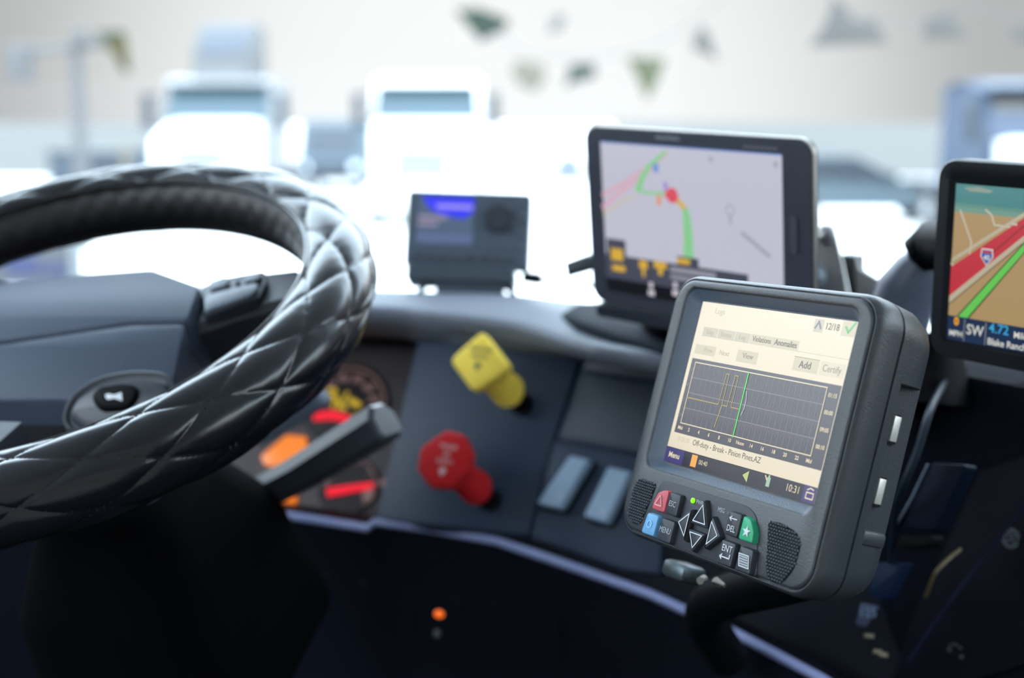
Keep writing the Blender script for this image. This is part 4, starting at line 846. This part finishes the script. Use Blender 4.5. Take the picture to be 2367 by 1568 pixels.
# pocket with the ports, cut into the right side
cb_ = bmesh.new(); box(cb_, .0705, .10, -.056, .0205, -.060, -.0175); cut = obj('cut', cb_, None)
cut.matrix_world = Ef.mat(); bo = rear.modifiers.new('b', 'BOOLEAN'); bo.operation = 'DIFFERENCE'; bo.object = cut; bo.solver = 'EXACT'
dg = bpy.context.evaluated_depsgraph_get(); dg.update(); nm_ = bpy.data.meshes.new_from_object(rear.evaluated_get(dg)); rear.modifiers.clear(); rear.data = nm_; bpy.data.objects.remove(cut)
nm_.polygons.foreach_set('use_smooth', [True] * len(nm_.polygons)); nm_.set_sharp_from_angle(angle=math.radians(30))
bm = bmesh.new()
rg_ = [R2(152, 141.5, 16, -11.6), R2(153.6, 143.1, 16, -11.0), R2(154, 143.5, 16, -10), R2(155, 144, 16, -3), R2(154, 143.4, 15.5, 1.5), R2(151.6, 141.2, 14.5, 4.2), R2(149.6, 139.4, 13.6, 5.0), R2(148.8, 138.6, 13.2, 5.0), R2(148.4, 138.2, 13, 4.0), R2(147.6, 137.4, 12.6, 4.0), R2(147.2, 137.0, 12.4, 5.2), R2(145.8, 135.6, 12, 5.9), R2(144.2, 134, 11.2, 6.1)]
rec = [R2(132, 101, 8, 6.1, -1.2, .3), R2(130.6, 99.6, 7.4, 5.9, -1.2, .3), R2(129, 98, 7, 5.0, -1.1, .3), R2(119.6, 91, 4.5, .6, -.2, .1), R2(117.5, 88.8, 3.5, -.3, 0, 0)]
loft(bm, rg_ + rec); bm.faces.ensure_lookup_table()
for f_i in bm.faces:
    if len(f_i.verts) == 4 and all(v.co.z < .0058 and abs(v.co.x + .001) < .067 and abs(v.co.y) < .051 for v in f_i.verts): f_i.material_index = 1
bz = obj('front_bezel', bm, [shellm, M('recess_reflection', (0.09, 0.1196, 0.165), .34, bump=.5, bscale=1300, spec=.7)], eld, smooth=30)  # same shell plastic lightened here to imitate the window reflected in the bevel
# the screen
cream = E('eld_cream', (238, 226, 200), .90, .14); cream2 = E('eld_button', (214, 205, 178), .88, .14); creamd = E('eld_line', (196, 184, 160), .85, .14); chart = E('eld_chart', (84, 84, 100), .62, .14); chartl = E('eld_chart_line', (150, 148, 160), .75, .14); navyb = E('eld_navy', (38, 36, 62), .6, .14); inkd = E('eld_ink', (78, 76, 78), .6, .14); gl_ = E('eld_green', (60, 225, 70), .95, .14); ylw = E('eld_yellow', (188, 172, 90), .8, .14); crm = E('eld_text', (240, 225, 190), .9, .14); vio = E('eld_violet', (70, 62, 140), .7, .14); ong = E('eld_orange', (250, 175, 80), .95, .14); grk = E('eld_check', (90, 190, 105), .9, .14); fnt = E('eld_faint', (205, 198, 176), .88, .14)
a = Art(0); mm = lambda *p: [(x * ms, y * ms) for x, y in p]
def rc_(x0, y0, x1, y1, m, lay): a.rect(x0 * ms, y0 * ms, x1 * ms, y1 * ms, m, lay)
def tx(s, x, y, h, m, lay=4, **k): a.text(s, x * ms, y * ms, h * ms, m, lay, **k)
rc_(-58, -43.7, 58, 43.7, cream, 0)
rc_(-58, 36, -57.2, 43.6, cream, 1)
rc_(48.5, 36.2, 58, 43.4, cream2, 1); a.line(mm((51, 40.6), (53.2, 38.2), (56.6, 43)), .0012, grk, 3)
rc_(29.6, 36.2, 36, 42.6, fnt, 1); a.line(mm((30.8, 38.2), (32.6, 41.4), (34.6, 38.2)), .0010, E('eld_arrow', (120, 120, 140), .8, .14), 3)
tx('12/18', 42.2, 39.6, 3.4, inkd, bold=.00003, sx=.9); tx('Logs', -42, 39.5, 3.2, fnt)
rc_(-58, 30.7, 58, 31.0, creamd, 1) if False else None
xs = [-56, -45, -32, -24, -13.6, 0, 5.8]
for x0, x1, s in ((-52, -40, 'Day'), (-39.5, -26, 'Status'), (-25.5, -14, 'Log')): rc_(x0, 25.4, x1, 30.4, fnt, 1); tx(s, (x0 + x1) / 2, 27.9, 2.6, creamd)
rc_(-13.6, 25.4, 22.6, 30.6, cream2, 1); tx('Violations', -4.6, 28.2, 2.9, inkd, sx=.88); tx('Anomalies', 13.3, 28.2, 3.1, inkd, sx=.9, bold=.00003); rc_(4.4, 25.4, 4.55, 30.6, creamd, 2)
a.line(mm((22.6, 25.6), (58, 25.6)), .00025, creamd, 1)
rc_(-55, 15.6, -38, 20.8, cream2, 1); tx('Prev', -44, 18.3, 2.8, creamd); tx('Next', -30.5, 18.3, 2.8, creamd)
rc_(-20.5, 15.4, -4.6, 21.6, cream2, 1); tx('View', -12, 18.9, 3.0, E('eld_ink_mid', (150, 142, 128), .8, .14))
rc_(21.8, 16.2, 39.3, 23, cream2, 1); a.line(mm((21.8, 23), (39.3, 23)), .0002, inkd, 2); tx('Add', 30.3, 19.5, 3.6, inkd, bold=.00004)
rc_(40.3, 16.2, 57, 23, E('eld_button_pale', (228, 217, 192), .88, .14), 1); tx('Certify', 48.6, 19.7, 3.5, E('eld_ink_pale', (150, 142, 128), .8, .14), sx=.92)
# duty chart
gx0, gx1, gy1, gy0 = -51.5, 48.7, 11.0, -22.0
rc_(-55.2, -27.5, 57.6, 13.0, chart, 1); rc_(gx0, gy0, gx1, gy1, chart, 2)
for (p, q) in (((gx0, gy1), (gx1, gy1)), ((gx0, gy0), (gx1, gy0)), ((gx0, gy0), (gx0, gy1)), ((gx1, gy0), (gx1, gy1))): a.line(mm(p, q), .0005, crm, 5)
rowh = (gy1 - gy0) / 4
for i in range(1, 4): a.line(mm((gx0, gy0 + rowh * i), (gx1, gy0 + rowh * i)), .00035, chartl, 3)
cwid = (gx1 - gx0) / 24
for i in range(1, 24):
    a.line(mm((gx0 + cwid * i, gy0), (gx0 + cwid * i, gy1)), .00022, chartl, 3)
for i in range(24):
    for rj in range(4):
        for k, hh in ((1, 2.2), (2, 4.0), (3, 2.2)): xx = gx0 + cwid * (i + k / 4); yy = gy0 + rowh * rj; a.line(mm((xx, yy + (rowh - hh if rj < 2 else 0)), (xx, yy + (rowh if rj < 2 else hh))), .00016, chartl, 3)
ry = lambda k: gy1 - rowh * (k + .5)
hx = lambda h: gx0 + cwid * h
y2_, y0_, y3_ = ry(2) + 1.5, ry(0) + 1.2, ry(3) - 2.0
a.line(mm((gx0, y2_), (hx(6.3), y2_)), .0005, ylw, 6); a.line(mm((hx(6.3), y2_), (hx(6.3), y0_), (hx(6.85), y0_), (hx(6.85), y2_), (hx(7.6), y2_), (hx(7.6), y0_), (hx(8.1), y0_), (hx(8.1), y2_), (hx(8.9), y2_), (hx(8.9), y0_), (hx(9.4), y0_), (hx(9.4), y2_), (hx(10.3), y2_)), .00045, ylw, 6) if False else None
a.line(mm((hx(6.3), y2_ - 0), (hx(6.45), y0_), (hx(7.0), y0_), (hx(7.0), y2_), (hx(8.0), y2_)), .00045, ylw, 6); a.line(mm((hx(7.0), y2_), (hx(6.6), y3_)), .0006, ylw, 6)
a.line(mm((hx(8.0), y2_), (hx(8.15), y0_), (hx(8.75), y0_), (hx(8.75), y2_), (hx(10.2), y2_)), .00045, ylw, 6)
a.line(mm((hx(10.4), gy0 - .3), (hx(10.4), gy1 - .2)), .0008, gl_, 7)
for i, s in enumerate(('Mid', '2', '4', '6', '8', '10', 'Noon', '14', '16', '18', '20', '22', 'Mid')): tx(s, gx0 + cwid * 2 * i - .3 + (0 if i else 1), -24.6, 1.9, crm, 5, bold=.00007)
for i, s in enumerate(('01:15', '00:00', '09:05', '00:10')): tx(s, 53.4, gy1 - rowh * (i + .5) + .8, 2.0, crm, 5, bold=.00007, sx=.95)
for i, s in enumerate(('OF', 'SB', 'D', 'ON')): tx(s, -53.4, gy1 - rowh * (i + .5), 1.7, chartl, 5)
tx('10:25:30', -46.2, -30.3, 2.5, fnt, 4, sx=.9); tx('Off-duty - Break - Pinion Pines,AZ', -38, -30.4, 3.1, inkd, 4, al='LEFT', sx=.90)
rc_(-58, -43.7, 58, -35.6, navyb, 2); rc_(-58, -43.5, -42.5, -35.9, vio, 3); tx('Menu', -50.2, -39.6, 3.0, crm, 5, bold=.0001)
rc_(-35.8, -42.6, -31.2, -36.4, ong, 3); tx('00:40', -25.8, -39.4, 2.5, crm, 5, sx=.92)
a.poly(mm((5.6, -39.4), (9.8, -36.6), (9.8, -42.4)), E('eld_tri', (200, 215, 130), .85, .14), 4)
rc_(23.4, -41.6, 26, -37, E('eld_battery', (175, 205, 180), .85, .14), 4); rc_(24.1, -37, 25.3, -35.9, MATS['eld_battery'], 4); a.line(mm((22, -36.6), (23.4, -38.4)), .0007, crm, 5)
tx('10:31', 42.4, -39.3, 3.6, crm, 5, sx=.92); rc_(49.5, -43.5, 57.8, -35.9, vio, 3); a.line(mm((51.8, -41.6), (56.5, -41.6), (56.5, -38.8), (51.8, -38.8)), .0006, crm, 5, True); a.line(mm((52, -37.6), (54, -36.6), (56, -37.2)), .0006, crm, 5)
# scratch on the screen glass
a.line([(v[0], v[1]) for v in (Ef.at(1727, 905), Ef.at(1726, 925), Ef.at(1721, 945), Ef.at(1714, 960))], .0004, E('eld_scratch', (205, 215, 225), .8, .14), 8)
scr = a.build('screen', eld)
# keypad membrane panel
kpd = roundpoly([(x * ms, y * ms) for x, y in ((-47, -53), (23, -53), (30.5, -57), (40, -84), (-50, -84), (-54, -82))], .004)
bm = bmesh.new(); prism(bm, kpd, .0055, .0066, .0004); kpo = obj('keypad', bm, M('keypad_rubber', (.030, .034, .044), .55, bump=.1, bscale=600), eld)
keym = M('key_rubber', (.034, .040, .052), .5, bump=.1, bscale=600)
def key(poly, m, name='key', h=9.6):
    q = roundpoly([(x * ms, y * ms) for x, y in poly], .0012); bm = bmesh.new()
    loft(bm, [[(x, y, .0062) for x, y in inset_poly(q, -.0004)], [(x, y, h * ms - .0007) for x, y in q], [(x, y, h * ms - .0002) for x, y in inset_poly(q, .0003)], [(x, y, h * ms) for x, y in inset_poly(q, .0008)]]); return obj(name, bm, m, kpo)
def kart(o, fn): 
    a_ = Art(.0101); fn(a_); return a_.build('key_print', o)
kk = lambda cx_, cy_, w_, h_, cut=None: [(cx_ - w_ / 2, cy_ - h_ / 2), (cx_ + w_ / 2, cy_ - h_ / 2), (cx_ + w_ / 2, cy_ + h_ / 2), (cx_ - w_ / 2, cy_ + h_ / 2)]
Z4 = lambda x, y: (x, y)
o = key([(-46, -69), (-35.5, -69), (-35.5, -57.8), (-39.5, -57.8), (-44, -60), (-46, -65)], M('red_key', (.62, .10, .13), .5)); kart(o, lambda q: q.line(mm((-43.8, -66.3), (-38.2, -66.3), (-40.8, -60.8)), .0006, M('red_key_print', (.75, .42, .42), .6), closed=True))
o = key(kk(-29.8, -63.4, 9.2, 11.2), keym); kart(o, lambda q: q.text('ESC', -29.8 * ms, -63.4 * ms, .0029, grey_ink, sx=.85))
o = key([(-50, -82.6), (-39.2, -82.6), (-38.8, -71.6), (-48.4, -71.6)], M('blue_key', (.16, .42, .72), .5)); kart(o, lambda q: q.arc(-44.3 * ms, -77 * ms, .0018, .0006, 0, 6.28, M('blue_key_print', (.35, .6, .8), .6)))
o = key(kk(-30.5, -77.4, 11, 11.4), keym); kart(o, lambda q: q.text('MENU', -30.5 * ms, -77.4 * ms, .0030, grey_ink, sx=.82))
def arrow(poly):
    o = key(poly, keym, h=9.8); c_ = (sum(p[0] for p in poly) / 3, sum(p[1] for p in poly) / 3)
    kart(o, lambda q: q.line(mm(*[(c_[0] + (x - c_[0]) * .66, c_[1] + (y - c_[1]) * .66) for x, y in poly]), .00052, white_ink, closed=True))
arrow([(-13.5, -69.3), (1.0, -69.3), (-6.3, -55.8)]); arrow([(-13.6, -72.4), (.8, -72.4), (-6.4, -85.2 + 2)]); arrow([(-13.8, -62.2), (-13.8, -79.6), (-23.6, -70.9)]); arrow([(2.0, -62.2), (2.0, -79.6), (11.6, -70.9)])
o = key(kk(18.0, -63.2, 9.4, 11.4), keym)
def f(q): q.text('DEL', 18 * ms, -65.6 * ms, .0031, white_ink, sx=.85); q.line(mm((15.6, -60.6), (20.6, -60.6)), .0005, white_ink); q.line(mm((16.8, -59.6), (15.4, -60.6), (16.8, -61.6)), .0005, white_ink)
kart(o, f)
o = key([(24, -69), (34.2, -69), (33.6, -64), (30, -58.6), (26.2, -57.8), (24, -57.8)], M('green_key', (.03, .40, .20), .5))
star = [((29.1 + (3.0 if i % 2 == 0 else 1.2) * math.sin(i * math.pi / 5)) * ms, (-64.4 + (3.0 if i % 2 == 0 else 1.2) * math.cos(i * math.pi / 5)) * ms) for i in range(10)]
kart(o, lambda q: [q.poly([star[i - 1], star[i], star[(i + 1) % 10], (29.1 * ms, -64.4 * ms)], white_ink) for i in range(0, 10, 2)])
o = key(kk(18.2, -77.6, 10.6, 11.6), keym)
def f(q): q.text('ENT', 18.8 * ms, -75.4 * ms, .0033, white_ink, sx=.9); q.line(mm((14.8, -79.6), (21.8, -79.6), (21.8, -77.8)), .0006, white_ink); q.line(mm((16.2, -78.5), (14.8, -79.6), (16.2, -80.7)), .0006, white_ink)
kart(o, f)
o = key([(26.8, -83.4), (37.6, -83.4), (36.4, -71.8), (26.8, -71.8)], keym)
def f(q):
    q.poly(mm((27.8, -75.4), (34.6, -75.4), (36.4, -80.6), (29.6, -80.6)), M('key_icon_dark', (.05, .055, .07), .6), 0); q.line(mm((27.8, -75.2), (34.8, -75.2), (36.6, -80.8), (29.6, -80.8)), .0005, white_ink, 1, True)
    for r in range(4):
        for c_ in range(6): x = 28.7 + c_ * 1.0 + r * .42; y = -76.2 - r * 1.15; q.rect((x) * ms, (y - .35) * ms, (x + .6) * ms, (y + .35) * ms, white_ink, 2)
kart(o, f)
bm = bmesh.new(); loft(bm, [circ(.0014, .0064, -18.3 * ms, -58.6 * ms, 16), circ(.0014, .0074, -18.3 * ms, -58.6 * ms, 16), circ(.0009, .0078, -18.3 * ms, -58.6 * ms, 16)]); obj('power_light', bm, E('green_led', (150, 250, 20), 1.1), kpo)
a_ = Art(.0068); a_.text('PWR', -13.0 * ms, -58.6 * ms, .0022, grey_ink, sx=.85); a_.text('MSG', 4.2 * ms, -58.8 * ms, .0023, grey_ink, sx=.85); a_.disc(9.6 * ms, -59 * ms, .0009, faint_ink); a_.build('keypad_print', kpo)
# speaker grilles
def grille(poly):
    q = [(x * ms, y * ms) for x, y in poly]
    def inside(x, y):
        c_ = False; n = len(q)
        for i in range(n):
            (x1, y1), (x2, y2) = q[i], q[i - 1]
            if (y1 > y) != (y2 > y) and x < (x2 - x1) * (y - y1) / (y2 - y1) + x1: c_ = not c_
        return c_
    bm = bmesh.new(); prism(bm, roundpoly(q, .003), .0058, .0064); o = obj('speaker_grille', bm, plastic_d, eld)
    bm = bmesh.new(); k = 0; pitch = .00185
    for j in range(-60, 60):
        for i in range(-60, 60):
            x = (i + (j % 2) * .5) * pitch; y = -.07 + j * pitch * .8
            if inside(x, y): 
                rg = [circ(.0006, .0063, x, y, 6), circ(.00052, .0068, x, y, 6), circ(.0002, .0071, x, y, 6)]; loft(bm, rg, cap0=False)
    obj('grille_mesh', bm, M('grille_highlight_dots', (.14, .17, .20), .4), o)  # caps coloured lighter than the shell to imitate bump highlights
grille([(-66, -56), (-51, -56), (-52.5, -65), (-56.5, -80), (-64, -80), (-69, -76), (-69.5, -60)])
grille([(38, -57), (45, -55.5), (58, -57.5), (62.5, -62), (62, -74), (57, -82), (48, -83.5), (44, -78), (41, -66)])
# usb ports on the right side
for cy_ in (-.4, -30.2):
    bm = bmesh.new(); th = lambda w_, h_, x: [(x, cy_ * ms + sy * h_ * ms / 2, -24.6 * ms + sz * w_ * ms / 2) for sy, sz in ((1, -1), (1, 1), (-1, 1), (-1, -1))]
    loft(bm, [th(6.0, 14.4, .0700), th(6.0, 14.4, .0716), th(5.2, 13.4, .0717), th(5.0, 13.2, .0703)], True, True); u = obj('usb_port', bm, M('port_shell', (.10, .10, .11), .3, .8), eld, smooth=20)
    bm = bmesh.new(); box(bm, .0702, .0732, (cy_ - 6.0) * ms, (cy_ + 6.0) * ms, -26.4 * ms, -22.0 * ms, .0004); obj('metal_insert', bm, M('port_steel', (.75, .73, .68), .45, .6), u)
bm = bmesh.new(); box(bm, .068, .0745, -.056, -.049, -.034, -.019, .0015); obj('side_latch', bm, shellm, eld)
# its mount
em = thing('terminal_mount', 'dark swivel mount with steel clamp under the log terminal', 'mount', frame=Ef)
Ei = Ef.mat().inverted()
bm = bmesh.new(); loft(bm, [R2(70, 60, 6, -56), R2(70, 60, 6, -40.2)]); obj('mount_plate', bm, plastic_d, em)
bm = bmesh.new(); sphere(bm, (-.0005, -.015, -.066), .018, 20); obj('ball_joint', bm, plastic_s, em)
bm = bmesh.new(); tube(bm, curve3([Vector((-.0005, -.015, -.072)), Vector((.0, -.07, -.085)), Ei @ P(1640, 1400, .93), Ei @ P(1680, 1520, 1.0)]), [.014] * 25, 14); obj('pedestal', bm, plastic_s, em)
bm = bmesh.new(); q = Ei @ P(1600, 1325, .80); box(bm, q.x - .016, q.x + .004, q.y - .006, q.y + .004, q.z - .008, q.z + .010, .003); obj('clamp', bm, M('clamp_steel', (0.09, 0.114, 0.126), .35, .6), em)
bm = bmesh.new(); q2 = Ei @ P(1628, 1338, .79); tube(bm, [q2, q2 + Vector((.004, -.001, .006))], .0022, 10); q2 = Ei @ P(1665, 1350, .79); tube(bm, [q2 - Vector((.004, 0, 0)), q2 + Vector((.004, 0, 0))], [.003, .001], 8); obj('clamp_bolt', bm, M('bolt_warm', (0.35, 0.33, 0.3), .3, .8), em)

# ------------------------------------------------------------------ dark things at lower right
hs = Frame((.235, .085, .93), (.60, .12, -.79), (-.25, .95, .1))
hset = thing('handset_cradle', 'dark angular cradle with a bright slanted edge, right of the log terminal', 'cradle', frame=hs)
hq = lambda pts, h=0: [hs.at(x, y, h) for x, y in pts]
bm = bmesh.new(); prism(bm, roundpoly(hq([(2150, 1070), (2236, 1074), (2215, 1120), (2160, 1232), (2066, 1224)]), .004), -.012, 0, .0015); obj('shield', bm, M('cradle_blue_black', (.002, .005, .013), .5, bump=.1, bscale=300, spec=.06), hset)
bm = bmesh.new(); tube(bm, [Vector((*hs.at(2146, 1074, 0), .0005)), Vector((*hs.at(2110, 1150, 0), .0005)), Vector((*hs.at(2068, 1224, 0), .0005))], .0008, 8); obj('edge_highlight', bm, M('edge_highlight_tone', (.09, .12, .17), .3), hset)  # thin pale tube standing in for the highlight along the shield edge
bm = bmesh.new(); prism(bm, roundpoly(hq([(2060, 1240), (2140, 1236), (2130, 1262), (2052, 1266)]), .003), -.02, -.006, .001); obj('base', bm, plastic_d, hset)
bm = bmesh.new(); prism(bm, roundpoly(hq([(2022, 1300), (2092, 1302), (2048, 1386), (2032, 1390), (2006, 1372)], -.02), .002), -.03, -.02, .001); obj('blue_lit_panel', bm, M('blue_lit_vinyl', (.004, .012, .035), .5, spec=.1), hset)  # blue light falling on this surface is put into its colour
def cable(label, pts, m, r=.002):
    bm = bmesh.new(); tube(bm, curve3([P(*q) for q in pts]), r, 8); o = obj('cable', bm, m); tag(o, label, 'cable')
cable('black cable curving down close behind the terminal ports', [(2185, 880, .98), (2150, 950, .90), (2122, 1040, .88), (2090, 1120, .88), (2070, 1180, .90), (2060, 1300, .93)], M('cable_blue_black', (.006, .012, .022), .5, spec=.15), .0025)
cable('thin yellow cable glinting between the terminal and the dark cradle', [(2120, 1060, .93), (2104, 1092, .92), (2088, 1118, .92), (2074, 1150, .94)], M('cable_yellow', (0.15, 0.125, 0.05), .4), .0012)
cable('thin brown cable below the cradle, at the lower right', [(2220, 1270, .93), (2185, 1300, .92), (2160, 1330, .92), (2140, 1380, .94)], M('cable_brown', (.10, .075, .03), .4), .0012)
tg_ = Frame(((2000 - 1183.5) / F * .95, (1420 - 784) / F * .95, .95), (.85, .2, -.5), (-.3, .95, 0))
bm = bmesh.new(); prism(bm, roundpoly([tg_.at(x, y) for x, y in ((1990, 1394), (2032, 1402), (2000, 1450), (1978, 1444))], .001), -.001, 0, .0003)
tgo = obj('cable_tag', bm, M('tag_blue', (.03, .045, .10), .5), frame=tg_); tag(tgo, 'small dark blue tag marked 125 among the cables under the terminal', 'tag')
a = Art(.0002); x, y = tg_.at(2006, 1418); a.text('125', x, y, .0060, M('tag_ink', (.14, .20, .32), .6), rot=.25); a.build('lettering', tgo)
for lab, px_, py_ in (('brass connector nut nearest the dark blue tag under the terminal', 2008, 1470), ('left one of the two lowest brass connector nuts under the terminal', 2028, 1507), ('right one of the two lowest brass connector nuts under the terminal', 2040, 1514)):
    bm = bmesh.new(); p = P(px_, py_, .95); tube(bm, [p + Vector((-.003, 0, .0)), p + Vector((.003, 0, -.0008))], .0022, 6); o = obj('connector_nut', bm, MATS['brass']); tag(o, lab, 'connector', 'brass connector nuts under the terminal')
